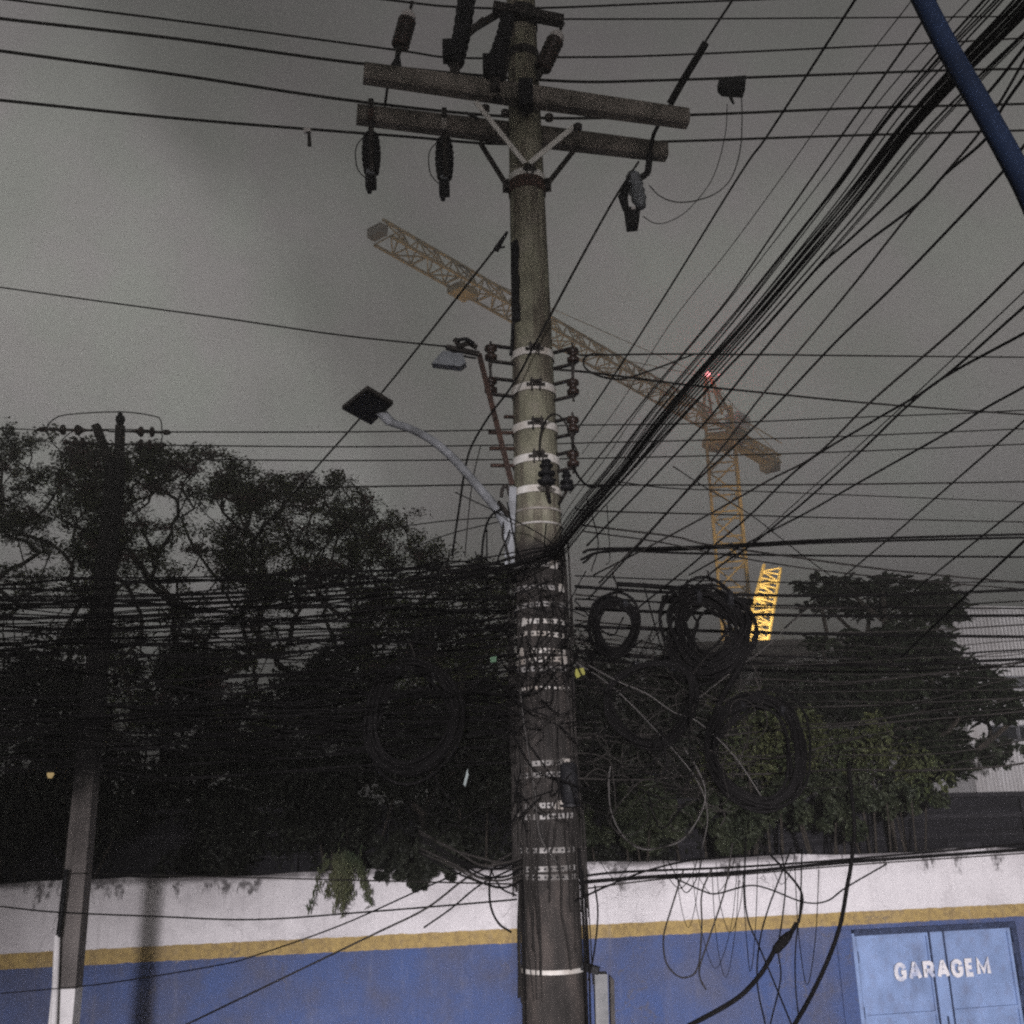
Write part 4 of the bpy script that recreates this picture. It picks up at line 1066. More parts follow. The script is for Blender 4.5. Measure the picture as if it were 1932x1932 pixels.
# ------------------------------------------------------------------ fuse cut-outs hanging from the arms
def cutout(px, topy, y0, y1, y2, Y, lab):
    a, b_, c = P(px, y0, Y), P(px + 1, y1, Y), P(px + 1, y2, Y)
    t = thing("fuse_cutout", lab, "fuse cutout", P(px, topy, Y), "fuse cutouts")
    h = (a - b_).length
    MB().bar(P(px, topy, Y - 0.02), a, 0.035, 0.035).build("hanger", M_DKMET, t)
    cl = P(px, topy + 28, Y - 0.055); MB().box(cl, (0.04, 0.02, 0.09)).build("clamp_plate", M_GALV if "inner" in lab else M_RUST, t)
    prof = [(0, 0.022)]
    for k in range(7):
        q = 0.04 + k * 0.135; env = 0.055 + 0.017 * math.sin(math.pi * (k + 0.5) / 7)
        prof += [(q, env * 0.72), (q + 0.035, env), (q + 0.085, env * 0.95), (q + 0.11, env * 0.74)]
    prof += [(1, 0.026)]
    MB().lathe(a, b_, prof, 16).build("shed_insulator", M_BLKPOLY, t, smooth=True)
    # fuse tube beside the insulator and its hinge
    off = Vector((0.012, -0.075, 0))
    MB().tube([a + off - UPV * 0.03, b_ + off * 0.9 - UPV * 0.02], 0.017, 8).build("fuse_tube", M_DKMET, t)
    MB().box(b_ + Vector((0, -0.03, -0.015)), (0.05, 0.09, 0.03)).build("hinge_plate", M_GREYPOLY, t)
    mid = b_.lerp(c, 0.5)
    MB().box(mid + Vector((0, -0.03, 0)), (0.075, 0.06, (b_ - c).length * 0.55)).build("hinge", M_BLKPOLY, t)
    MB().tube([mid + Vector((-0.01, -0.03, 0)), c + Vector((-0.01, -0.03, 0))], 0.018, 8).build("tail_stub", M_BLKPOLY, t)
    MB().tube(smoothline([P(px - 10, y0 + 4, Y), P(px - 28, y0 + 28, Y), P(px - 26, y1 - 14, Y), P(px - 8, y1 + 8, Y)], 6), 0.0045, 5).build("jumper_wire", M_WIRE, t)
cutout(700, 188, 250, 331, 368, 6.38, "black fuse cutout hanging nearest the end of the rear crossarm")
cutout(838, 205, 260, 341, 382, 6.44, "black fuse cutout hanging inner on the rear crossarm, with bright clamp plate")
# third cutout, opened, on the other end
t = thing("fuse_cutout", "grey fuse cutout hanging open in a V below the crane-side crossarm end", "fuse cutout", P(1222, 300, 6.8), "fuse cutouts")
YC = 6.75
MB().tube(smoothline([P(1226, 292, YC), P(1224, 310, YC), P(1221, 326, YC), P(1208, 336, YC)], 6), 0.026, 8).build("hook_hanger", M_BLKPOLY, t)
MB().lathe(P(1192, 325, YC), P(1210, 392, YC), [(0, 0.03), (0.1, 0.055), (0.22, 0.06), (0.27, 0.048), (0.38, 0.064), (0.44, 0.050), (0.56, 0.064), (0.62, 0.05), (0.74, 0.06), (0.85, 0.046), (1, 0.036)], 14).build("shed_insulator", M_GREYPOLY, t, smooth=True)
MB().tube([P(1185, 345, YC - .04), P(1175, 372, YC - .04), P(1181, 396, YC - .04)], [0.024, 0.038, 0.026], 8).build("fuse_tube", M_BLKPOLY, t)
MB().prism([P(1179, 390, YC - .05), P(1209, 390, YC - .05), P(1205, 425, YC - .05), P(1184, 427, YC - .05)], (0, 0.08, 0)).build("hinge", M_BLKPOLY, t)
MB().box(P(1195, 393, YC - .06), (0.03, 0.02, 0.02)).build("contact", M_WHITECER, t)

# ------------------------------------------------------------------ surge arresters and dark switches above the front arm
def arrester(pa, pb, Y, lab, m):
    a, b_ = P(*pa, Y), P(*pb, Y)
    t = thing("surge_arrester", lab, "arrester", b_, "surge arresters")
    prof = [(0, 0.03)]
    for k in range(6):
        q = 0.03 + k * 0.16
        prof += [(q, 0.050), (q + 0.05, 0.068), (q + 0.10, 0.066), (q + 0.13, 0.050)]
    prof.append((1, 0.03))
    MB().lathe(a, b_, prof, 14).build("shed_stack", m, t, smooth=True)
    u = (a - b_).normalized()
    MB().lathe(a + u * 0.001, a + u * 0.055, [(0, 0.045), (0.4, 0.058), (1, 0.040)], 12).build("cap", M_WHITECER, t)
    MB().tube([a + u * 0.05, a + u * 0.16], 0.012, 6).build("lead", M_DKMET, t)
    MB().tube([b_ + u * 0.01, b_ - u * 0.10], [0.03, 0.015], 6).build("foot", M_DKMET, t)
    return t
arrester((769, 36), (754, 90), 6.1, "brown surge arrester with pale cap standing over the crossarm's lamp-side end", M_PORC)
arrester((1049, 74), (1022, 132), 6.25, "brown surge arrester with pale cap leaning beside the pole top", M_PORC)
MB_ = MB().prism([P(752, 98, 6.02), P(756, 112, 6.02), P(752, 142, 6.0), P(725, 152, 6.0), P(735, 125, 6.02)], (0, 0.08, 0))
tag(MB_.build("arrester_bracket", M_BLKPOLY), "black wedge bracket holding the surge arrester on the front crossarm", "bracket")
tag(MB().tube([P(733, 152, 6.05), P(726, 200, 6.3)], 0.010, 6).build("down_lead", M_WIRE), "short black lead joining the two crossarms near the lamp-side end", "wire")
def switch(pts, Y, lab, rs):
    p3 = [P(x, y, Y) for x, y in pts]
    t = thing("line_switch", lab, "switch", p3[-1], "dark line switches")
    prof_pts = smoothline(p3, 6); n = len(prof_pts)
    rr = [rs[0] + (rs[1] - rs[0]) * i / (n - 1) + 0.010 * (i % 2) for i in range(n)]
    MB().tube(prof_pts, rr, 12).build("shed_column", M_BLKPOLY, t)
    MB().box(p3[-1] + UPV * 0.10 + Vector((-0.03, -0.02, 0)), (0.11, 0.10, 0.14)).build("terminal_block", M_BLKPOLY, t)
    MB().bar(p3[-1] + UPV * 0.02, p3[-1] - UPV * 0.10, 0.07, 0.06).build("foot", M_DKMET, t)
switch([(884, -30), (876, 30), (868, 80), (858, 122)], 6.15, "long black line switch standing on the front crossarm away from the pole", (0.062, 0.058))
switch([(958, 30), (950, 70), (938, 110), (934, 150)], 6.1, "shorter black line switch standing on the front crossarm against the pole", (0.045, 0.062))
MB().bar(P(882, 66, 6.15), P(912, 38, 6.2), 0.04, 0.04).build("top_bracket", M_DKMET, pole)

# ------------------------------------------------------------------ LED street lamp on the pole and its older neighbour
lt = thing("led_street_lamp", "unlit square LED street lamp on a curved pale arm", "street lamp", on_pole(200, zof(1000), 0.03))
apts = [(962, 1022, 6.24), (953, 990, 6.20), (934, 957, 6.12), (906, 923, 6.02), (876, 888, 5.92), (846, 856, 5.82), (812, 829, 5.72), (776, 810, 5.62), (744, 799, 5.54), (731, 794, 5.50)]
ap = smoothline([P(*q) for q in apts], 5)
MB().tube(ap, [0.031 - 0.009 * i / (len(ap) - 1) for i in range(len(ap))], 14).build("arm", M_LAMPGREY, lt, smooth=True)
zl = P(693, 768, 5.42).z
cor = [PZ(693, 734, zl), PZ(742, 763, zl), PZ(700, 802, zl), PZ(645, 772, zl)]
cen = sum(cor, Vector()) / 4
MB().prism(cor, (0, 0, 0.022)).build("housing", M_DKMET, lt)
ins = [cen + (c - cen) * 0.86 - UPV * 0.003 for c in cor]
MB().prism(ins, (0, 0, -0.004)).build("lens_panel", M_BLKPOLY, lt)
MB().prism([cen + (c - cen) * 0.6 + UPV * 0.0225 for c in cor], (0, 0, 0.02)).build("heat_sink", M_LAMPGREY, lt)
MB().tube([P(737, 797, 5.53), cen.lerp(cor[1].lerp(cor[2], 0.5), 0.75) + UPV * 0.02], 0.030, 10).build("socket", M_LAMPGREY, lt)
mbx = MB()
MB().box(P(966, 965, 6.22), (0.045, 0.09, 0.30), Matrix.Rotation(math.radians(4), 3, 'Y')).build("mounting_plate", M_LAMPGREY, lt)
MB().tube(smoothline([P(962, 935, 6.2), P(956, 918, 6.2), P(948, 922, 6.2), P(946, 938, 6.2)], 5), 0.012, 8).build("cable_gland", M_DKMET, lt)
MB().box(P(961, 1040, 6.22), (0.06, 0.08, 0.20)).build("arm_clamp", M_LAMPGREY, lt)
MB().bar(P(938, 948, 6.1), P(958, 972, 6.16), 0.03, 0.03).build("arm_strut", M_DKMET, lt)
ol = thing("floodlight", "grey trapezoid floodlight head on a bracket at the top of the rusty bar", "floodlight", P(880, 660, 6.2))
MB().prism([P(836, 661, 6.1), P(872, 667, 6.1), P(879, 683, 6.1), P(868, 691, 6.1), P(814, 685, 6.1)], (0, 0.10, 0.01)).build("head", M_GREYPOLY, ol)
MB().bar(P(842, 655, 6.14), P(904, 668, 6.2), 0.03, 0.03).build("bracket", M_DKMET, ol)
MB().tube(smoothline([P(858, 640, 6.14), P(868, 652, 6.14), P(884, 648, 6.16), P(900, 656, 6.18)], 5), 0.018, 8).build("swivel", M_DKMET, ol)
MB().tube(smoothline([P(862, 642, 6.1), P(880, 640, 6.1), P(894, 648, 6.1)], 5), 0.012, 6).build("lead", M_BLKPOLY, ol)
MB().tube(smoothline([P(838, 652, 6.1), P(850, 662, 6.1), P(876, 672, 6.12), P(898, 676, 6.16)], 5), 0.007, 6).build("lead", M_BLKPOLY, ol)
# ------------------------------------------------------------------ boxes strapped to the pole near its foot
M_BOXGREY = mat("box_grey", (0.055, 0.057, 0.058), 0.6, col2=(0.10, 0.10, 0.10), scale=14)
jb = thing("junction_box", "narrow pale grey junction box clipped to the pole's foot, garage side", "junction box", P(1140, 1932, 6.3))
MB().prism([P(1122, 1838, 6.28), P(1146, 1838, 6.28), P(1150, 1990, 6.28), P(1126, 1990, 6.28)], (0, 0.12, 0)).build("case", M_BOXGREY, jb)
MB().prism([P(1151, 1842, 6.30), P(1159, 1850, 6.30), P(1162, 1990, 6.30), P(1154, 1990, 6.30)], (0, 0.10, 0)).build("side_conduit", M_DKMET, jb)
MB().bar(P(1098, 1822, 6.3), P(1130, 1832, 6.28), 0.05, 0.04).build("bracket", M_BLKPOLY, jb)
sb_ = thing("splice_closure", "long black splice closure strapped on the pole amid the tangle", "splice closure", on_pole(-60, zof(1480), 0.05))
MB().lathe(on_pole(-55, zof(1520), 0.055), on_pole(-55, zof(1440), 0.055), [(0, 0.025), (0.06, 0.05), (0.5, 0.056), (0.94, 0.05), (1, 0.03)], 12).build("dome", M_BLKPOLY, sb_, smooth=True)
MB().lathe(on_pole(-55, zof(1524), 0.055), on_pole(-55, zof(1519), 0.055), [(0, 0.062), (1, 0.062)], 12).build("base_ring", M_BLKPOLY, sb_)

# ------------------------------------------------------------------ blue pipe close to the camera
M_BLUEPIPE = mat("blue_pipe_paint", (0.0035, 0.0065, 0.015), 0.7, var=0.2, scale=6, spec=0.06)
bp_ = smoothline([P(1660, -170, 1.75), P(1702, -80, 1.72), P(1741, 0, 1.70), P(1793, 100, 1.67), P(1848, 194, 1.64), P(1904, 294, 1.61), P(1950, 385, 1.58), P(2010, 540, 1.55), P(2040, 800, 1.5), P(2040, 1500, 1.5)], 6)
bt = thing("awning_pipe", "dark blue bent pipe crossing close in front of the cables", "pipe", bp_[-1])
MB().tube(bp_, 0.0205, 20).build("tube", M_BLUEPIPE, bt, smooth=True)
MB().lathe(bp_[0], bp_[0] + (bp_[0] - bp_[1]).normalized() * 0.03, [(0, 0.024), (1, 0.024)], 16).build("end_cap", M_BLUEPIPE, bt)

# ------------------------------------------------------------------ far pole before the wall
FPY = 13.0
fx = P(148, 1640, FPY); 
M_POLE2 = mat("far_pole_concrete", (0.125, 0.112, 0.106), 0.9, var=0.3, scale=3, stretch=(1, 1, 0.3), bump=0.3)
def shaded_far_pole():
    """bare concrete below, black above where the beam stops, shade put into the colour, ragged meeting"""
    m = M_POLE2.copy(); m.name = "far_pole_shaded"; t = m.node_tree; b = t.nodes["Principled BSDF"]
    src = b.inputs["Base Color"].links[0].from_socket
    tcx = t.nodes.new("ShaderNodeTexCoord"); sp = t.nodes.new("ShaderNodeSeparateXYZ"); t.links.new(tcx.outputs["Object"], sp.inputs[0])
    n = t.nodes.new("ShaderNodeTexNoise"); n.inputs["Scale"].default_value = 2.2; n.inputs["Detail"].default_value = 6; t.links.new(tcx.outputs["Object"], n.inputs["Vector"])
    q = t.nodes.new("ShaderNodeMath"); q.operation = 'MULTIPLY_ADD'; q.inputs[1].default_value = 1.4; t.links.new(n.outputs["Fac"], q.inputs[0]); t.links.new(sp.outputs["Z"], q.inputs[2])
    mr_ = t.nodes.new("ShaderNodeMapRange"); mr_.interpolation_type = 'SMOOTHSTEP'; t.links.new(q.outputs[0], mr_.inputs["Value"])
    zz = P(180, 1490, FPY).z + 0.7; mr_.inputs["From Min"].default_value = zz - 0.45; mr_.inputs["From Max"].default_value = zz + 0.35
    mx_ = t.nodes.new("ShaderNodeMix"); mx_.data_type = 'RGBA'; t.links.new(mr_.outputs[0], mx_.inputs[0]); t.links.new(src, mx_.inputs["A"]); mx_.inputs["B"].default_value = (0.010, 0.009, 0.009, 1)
    t.links.new(mx_.outputs["Result"], b.inputs["Base Color"]); return m
M_POLE2S = shaded_far_pole()  # upper shaft coloured black to show it lying outside the lamp beam
M_WHITEPAINT = mat("white_limewash", (0.62, 0.60, 0.60), 0.9, var=0.12, scale=4)
fp = thing("utility_pole", "slender far utility pole with a forked top and limewashed foot before the wall", "utility pole", (fx.x, FPY, 0))
FX = fx.x
def fpz(py): return P(180, py, FPY).z
zt2 = fpz(868)
MB().prism([Vector((FX + q * 0.20, FPY + r_ * 0.16, 0)) for q, r_ in ((-1, -1), (1, -1), (1, 1), (-1, 1))], (0, 0, 0.02)).build("footing", M_POLE2, fp)
def taper(z0, z1, w0, w1, m, nm):
    vs_ = []
    for z, w_ in ((z0, w0), (z1, w1)):
        for q, r_ in ((-1, -1), (1, -1), (1, 1), (-1, 1)): vs_.append((FX + q * w_ / 2, FPY + r_ * w_ * 0.4, z))
    return MB().add(vs_, [(3, 2, 1, 0), (4, 5, 6, 7)] + [(i, (i + 1) % 4, 4 + (i + 1) % 4, 4 + i) for i in range(4)]).build(nm, m, fp)
zl_ = fpz(1862)
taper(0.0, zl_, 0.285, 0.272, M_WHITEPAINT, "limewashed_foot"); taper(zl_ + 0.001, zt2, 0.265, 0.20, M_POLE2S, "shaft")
MB().bar(P(208, 874, FPY), P(181, 803, FPY), 0.10, 0.11, Vector((0, 1, 0))).build("fork_post", M_DKMET, fp)
MB().bar(P(224, 885, FPY), P(227, 803, FPY), 0.10, 0.11, Vector((0, 1, 0))).build("fork_post", M_DKMET, fp)
MB().lathe(P(227, 803, FPY), P(227, 780, FPY), [(0, 0.03), (0.2, 0.05), (0.45, 0.065), (0.7, 0.06), (0.85, 0.03), (1, 0.035)], 12).build("top_insulator", M_BLKPOLY, fp)
MB().tube([P(108, 1764, FPY - .2), P(99, 1990, FPY - .2)], 0.035, 10).build("conduit", M_WHITEPAINT, fp)
MB().tube([P(125, 1640, FPY - .2), P(110, 1768, FPY - .2)], 0.030, 8).build("conduit_tail", M_BLKPOLY, fp)
def deadend(px0, px1, py, lab):
    t = thing("strain_insulator", lab, "insulator", P(px0, py, FPY), "strain insulators on the far pole")
    a, b_ = P(px0, py, FPY), P(px1, py + (2 if px1 > px0 else -2), FPY)
    MB().lathe(a, b_, [(0, 0.015), (0.12, 0.018), (0.18, 0.03), (0.26, 0.075), (0.30, 0.07), (0.34, 0.02), (0.48, 0.02), (0.52, 0.075), (0.56, 0.07), (0.60, 0.02), (0.80, 0.018), (0.84, 0.04), (0.94, 0.035), (1, 0.012)], 10).build("disc_string", M_PORC, t, smooth=True)
    MB().tube([P(205, py, FPY), a], 0.014, 6).build("link", M_DKMET, t)
deadend(245, 323, 814, "upper string of disc insulators on the far pole, pole side")
deadend(248, 312, 838, "lower string of disc insulators on the far pole, pole side")
deadend(176, 70, 812, "upper string of disc insulators reaching outward from the far pole")
deadend(170, 118, 836, "lower string of disc insulators reaching outward from the far pole")
# posts of the lamp behind the camera
sl = thing("street_lamp", "tall street lamp behind the viewpoint that lights the wall", "street lamp", (LAMP_POS.x, LAMP_POS.y - 1.2, 0))
MB().tube([(LAMP_POS.x, LAMP_POS.y - 1.2, 0), (LAMP_POS.x, LAMP_POS.y - 1.2, 9.0)], [0.09, 0.05], 10).build("post", M_LAMPGREY, sl)
MB().tube(smoothline([(LAMP_POS.x, LAMP_POS.y - 1.2, 8.95), (LAMP_POS.x, LAMP_POS.y - 0.9, 9.35), (LAMP_POS.x, LAMP_POS.y - 0.3, 9.5)], 5), 0.03, 8).build("arm", M_LAMPGREY, sl)
MB().box((LAMP_POS.x, LAMP_POS.y - 0.05, 9.50), (0.30, 0.7, 0.10)).build("head", M_LAMPGREY, sl)
# ================================================================== WIRES AND CABLES
def cable(label, tpx, Y0, Y1, pts, ext=(0, 0), m=None, name="cable", group=None, cat="cable", step=7, n=6):
    p3 = path3(pts, Y0, Y1)
    p3 = smoothline(p3, step)
    p3 = extend(p3, ext[0], ext[1])
    r_ = tpx / 2 * (Y0 + Y1) / 2 * 1.06 / 1932
    m = m or M_CABLE
    if m is M_CABLE and tpx < 4.5 and (sum(map(ord, label)) % 3) == 0: m = M_CABLE2
    o = MB().tube(p3, r_, n).build(name, m, None, smooth=True)
    return tag(o, label, cat, group)
GP = "power lines over the street"
# high lines crossing behind the crossarms
PL = lambda lab, t, y0, y1, pts, ext=(1, 1): cable(lab, t, y0, y1, pts, ext, M_WIRE, "power_line", GP, "power line")
PL("highest power line, slipping past the very top of the pole", 4.5, 6.2, 8.2, [(560, -22), (735, 0), (860, 13), (1020, 15), (1326, 3), (1932, -20)])
PL("thin power line passing behind the pole just under its top bracket", 3.5, 6.6, 8.4, [(1000, 34), (1063, 36), (1400, 35), (1932, 31)], (0, 1))
PL("power line running behind the line switches and above the front crossarm", 4.5, 6.3, 8.4, [(23, 0), (380, 45), (745, 94), (860, 109), (1063, 108), (1263, 104), (1762, 81), (1932, 72)])
PL("power line meeting the front crossarm's end and carrying the black clamp box", 6.0, 6.1, 8.4, [(0, 35), (340, 74), (690, 121), (1040, 152), (1263, 151), (1780, 133), (1932, 130)])
PL("power line that passes between the two crossarms", 6.0, 6.2, 8.4, [(0, 96), (340, 142), (680, 192), (1000, 222), (1298, 217), (1620, 204), (1932, 196)])
PL("lowest of the high power lines, just under the rear crossarm, with a bird guard", 5.5, 6.3, 8.6, [(0, 189), (353, 225), (757, 257), (960, 272), (1258, 267), (1560, 257), (1932, 246)])
t = thing("clamp_box", "black clamp box with a dangling lead on the power line", "clamp", P(1385, 155, 7.6))
MB().prism([P(1357, 147, 7.55), P(1366, 145, 7.55), P(1408, 142, 7.55), P(1406, 169, 7.55), P(1366, 166, 7.55), P(1358, 158, 7.55)], (0, 0.11, 0)).build("case", M_BLKPOLY, t)
MB().tube(smoothline([P(1376, 165, 7.6), P(1378, 182, 7.6), P(1384, 196, 7.6)], 4), [0.03, 0.028, 0.026, 0.02, 0.018, 0.016, 0.014, 0.012, 0.010], 7).build("dangling_lead", M_BLKPOLY, t)
t = thing("line_marker", "small pale clip hanging on the lowest high power line", "clip", P(580, 246, 6.5))
MB().box(P(580, 247, 6.45), (0.05, 0.03, 0.03)).build("clip", M_WHITECER, t); MB().tube([P(583, 250, 6.45), P(584, 275, 6.45)], [0.012, 0.016], 6).build("tail", M_DKMET, t)
cable("thin service line coming in from the sky to the grey floodlight", 3.2, 7.5, 6.15, [(0, 542), (200, 570), (420, 600), (640, 632), (845, 654)], (1, 0), M_WIRE, "service_line", None, "wire")
# guy-like diagonals on the lamp side
cable("taut wire from the clamp high on the pole, passing behind the square lamp", 4.2, 6.25, 9.5, [(940, 462), (725, 735), (590, 890), (520, 970)], (0, 1), M_WIRE, "guy_wire", None, "wire")
t = thing("guy_clamp", "black forked clamp holding the taut wire to the pole shaft", "clamp", P(945, 455, 6.2))
MB().tube([P(957, 438, 6.27), P(948, 452, 6.25), P(936, 472, 6.25)], [0.010, 0.016, 0.022], 7).build("jaw", M_BLKPOLY, t); MB().tube([P(937, 468, 6.25), P(952, 466, 6.22)], 0.008, 5).build("tongue", M_BLKPOLY, t)
cable("long line coming down past the open fuse cutout to the pole's top band", 5.0, 6.75, 6.14, [(1205, 305), (1157, 379), (1085, 508), (1018, 634)], (0, 0), M_WIRE, "down_line", None, "wire")
cable("black lead wrapping down the pole's face and hanging to the treetop", 4.6, 6.10, 5.95, [(1018, 634), (1003, 660), (985, 696), (959, 738), (923, 785), (891, 839), (878, 882), (866, 960), (853, 1048)], (0, 0), M_CABLE, "down_lead", None, "wire")
cable("thin grey lead hanging next to the wrapped lead", 2.2, 6.1, 6.0, [(907, 840), (893, 900), (885, 960), (877, 1050)], m=M_WIRE, name="down_lead", cat="wire")
cable("short curved lead drooping below the lamp arm's clamp", 4.4, 6.1, 6.0, [(945, 960), (925, 975), (913, 1010), (908, 1060)], name="down_lead", cat="wire")
cable("pair-crossing lead hanging between lamp arm and pole", 3.6, 6.1, 6.0, [(950, 985), (948, 1010), (955, 1030), (962, 1060)], name="down_lead", cat="wire")
cable("second crossing lead hanging between lamp arm and pole, leaning the other way", 3.4, 6.08, 6.0, [(962, 1000), (955, 1020), (945, 1040), (938, 1060)], name="down_lead", cat="wire")
# upper diagonal with its black termination
cable("line rising past the pole top from the crossarm termination", 5.5, 6.6, 5.2, [(1262, 200), (1300, 130), (1335, 72), (1390, -12)], (0, 1), M_WIRE, "down_line", None, "wire")
cable("black cable termination slung from the front crossarm's crane-side end", 16, 6.5, 6.2, [(1264, 196), (1290, 150), (1318, 104), (1332, 80)], n=10, name="cable_termination", cat="termination")
cable("stub of line between the two crossarm ends", 9, 6.5, 6.75, [(1242, 236), (1232, 258), (1226, 292)], name="down_line", cat="wire")
cable("thin curved jumper from the open cutout up to the clamp box", 2.4, 6.75, 7.5, [(1225, 350), (1245, 370), (1275, 381), (1310, 379), (1350, 365), (1380, 335), (1397, 280), (1400, 215), (1398, 168)], m=M_WIRE, name="jumper_wire", cat="wire")
cable("thinner lower jumper looping from the cutout's foot up to the clamp box", 1.9, 6.75, 7.5, [(1213, 408), (1235, 421), (1262, 418), (1300, 394), (1345, 335), (1368, 255), (1372, 196)], m=M_WIRE, name="jumper_wire", cat="wire")
# service diagonals going over the camera to the near side of the street
GD = "service drops over the street"
SD = lambda lab, t, y0, y1, pts, ext=(1, 0), m=None: cable(lab, t, y0, y1, pts, ext, m or M_CABLE, "service_drop", GD, "cable", 6)
SD("service drop ending at the third spool insulator from the top", 4.6, 3.2, 6.25, [(1613, 0), (1522, 142), (1443, 263), (1398, 326), (1263, 544), (1160, 706), (1092, 806)])
SD("faintest thin service drop, farthest from the thick bundle", 2.0, 3.4, 6.3, [(1713, 10), (1606, 149), (1491, 312), (1377, 468), (1263, 613), (1175, 754), (1098, 856)], m=M_WIRE)
SD("service drop running alone beside the thick bundle on its lamp side", 4.2, 3.0, 6.2, [(1765, 0), (1737, 45), (1588, 256), (1457, 443), (1381, 554), (1310, 642), (1240, 724), (1163, 820), (1075, 930)])
SD("service drop hugging the underside of the thick bundle", 5.0, 2.9, 6.2, [(1932, 90), (1873, 165), (1831, 208), (1713, 346), (1609, 447), (1540, 508), (1436, 627), (1310, 760), (1180, 900), (1075, 1010)])
SD("service drop splitting off below the bundle at the pipe", 5.0, 2.9, 6.2, [(1932, 145), (1890, 205), (1859, 263), (1783, 329), (1731, 385), (1609, 478), (1525, 562), (1436, 666), (1375, 742), (1328, 800), (1216, 918), (1107, 1030)])
SD("service drop crossing its neighbour just under the blue pipe", 4.4, 2.9, 6.2, [(1932, 114), (1885, 195), (1838, 263), (1755, 360), (1706, 416), (1630, 513), (1578, 577), (1507, 662), (1439, 744), (1334, 880), (1228, 1000), (1130, 1100)])
SD("single service drop emerging from under the middle of the blue pipe", 4.6, 3.0, 6.25, [(1932, 275), (1890, 326), (1783, 440), (1679, 547), (1578, 644), (1478, 750), (1398, 830), (1304, 918), (1198, 1036), (1110, 1130)])
SD("service drop reaching the crane's counter-jib in the view", 4.2, 3.4, 6.4, [(1932, 496), (1813, 611), (1641, 760), (1540, 858), (1451, 906), (1342, 968), (1233, 1027), (1120, 1085)])
SD("steeper of the two service drops merging over the warehouse sky", 4.2, 3.5, 6.4, [(1932, 579), (1767, 722), (1648, 794), (1515, 877), (1416, 971), (1357, 1021), (1298, 1071), (1200, 1150)])
SD("shallower of the two service drops merging over the warehouse sky", 4.2, 3.5, 6.4, [(1932, 629), (1781, 712), (1709, 769), (1616, 859), (1515, 949), (1480, 977), (1419, 1027), (1345, 1078), (1250, 1160)])
SD("faint service drop slipping between the merging pair", 2.2, 3.6, 6.4, [(1932, 550), (1731, 740), (1616, 845), (1500, 950), (1380, 1060)], m=M_WIRE)
SD("service drop with a gentle sag above the dark broad tree", 3.8, 3.8, 6.4, [(1932, 730), (1849, 776), (1788, 816), (1623, 909), (1522, 967), (1400, 1030), (1300, 1085)])
SD("service drop falling straight towards the lit boom", 3.2, 4.0, 6.5, [(1932, 794), (1803, 906), (1680, 1014), (1594, 1086), (1480, 1185)], m=M_WIRE)
SD("service drop falling into the top of the dark broad tree", 3.0, 4.2, 6.5, [(1932, 949), (1760, 1086), (1660, 1170)], m=M_WIRE)
SD("lowest service drop, cutting past the warehouse roof", 4.0, 4.2, 6.5, [(1932, 1021), (1821, 1125), (1700, 1240)])
SD("thin counter-slanting wire over the crane mast", 2.2, 6.4, 7.4, [(1270, 880), (1333, 921), (1416, 971), (1480, 1021), (1548, 1073), (1620, 1120)], (0, 1), m=M_WIRE)
# thick bundle
BUN = [(1990, -70, 2.35), (1925, 12, 2.55), (1817, 122, 2.9), (1710, 238, 3.3), (1609, 368, 3.75), (1505, 494, 4.25), (1401, 618, 4.75), (1254, 786, 5.35), (1175, 886, 5.7), (1098, 975, 6.0), (1045, 1048, 6.1)]
tb = thing("cable_bundle", "thick bundle of black cables rising from the pole behind the blue pipe", "cable bundle", P(1045, 1048, 6.1))
ends_ = P(1045, 1048, 6.1)
for k in range(26):
    rnd = random.Random(100 + k); ph = rnd.uniform(0, 6.28)
    core = k < 5
    lane = (k - 2) * 0.42 if core else rnd.uniform(-1, 1)
    lane2 = lane + (0 if core else rnd.uniform(-0.5, 0.5))
    pts = []
    for i, (x, y, Y) in enumerate(BUN):
        q = i / (len(BUN) - 1)
        spread_ = (15 - 8 * q) if core else ((62 if k < 19 else 105) - (46 if k < 19 else 84) * q ** 1.2)
        o_ = (lane + (lane2 - lane) * q) * spread_ + (1.0 if core else 3.0) * math.sin(ph + 5 * q)
        pts.append(P(x + o_ * 0.76, y + o_ * 0.64, Y + 0.07 * math.sin(ph + 3 * q)))
    MB().tube(smoothline(pts, 5), rnd.uniform(0.0035, 0.0052) if core else rnd.uniform(0.0024, 0.0044), 6).build("strand", M_CABLE, tb, smooth=True)
# bundle leaving the pole on the tree side
LB = [(1050, 1040, 6.08), (1005, 1052, 6.05), (960, 1066, 6.05), (880, 1086, 6.0), (760, 1106, 5.95), (560, 1124, 5.85), (300, 1136, 5.7), (0, 1140, 5.5), (-200, 1138, 5.35)]
tl = thing("cable_bundle", "thick bundle of black cables running from the pole across the trees", "cable bundle", P(960, 1066, 6.05))
for k in range(10):
    rnd = random.Random(300 + k); ph = rnd.uniform(0, 6.28); lane = rnd.uniform(-1, 1)
    pts = []
    for i, (x, y, Y) in enumerate(LB):
        q = i / (len(LB) - 1)
        pts.append(P(x, y + lane * (10 + 48 * q ** 0.8) + 3 * math.sin(ph + 4 * q) + 5 * q * math.sin(ph * 2), Y + 0.05 * math.sin(ph + 3 * q)))
    MB().tube(smoothline(pts, 5), rnd.uniform(0.004, 0.008), 6).build("strand", M_CABLE, tl, smooth=True)
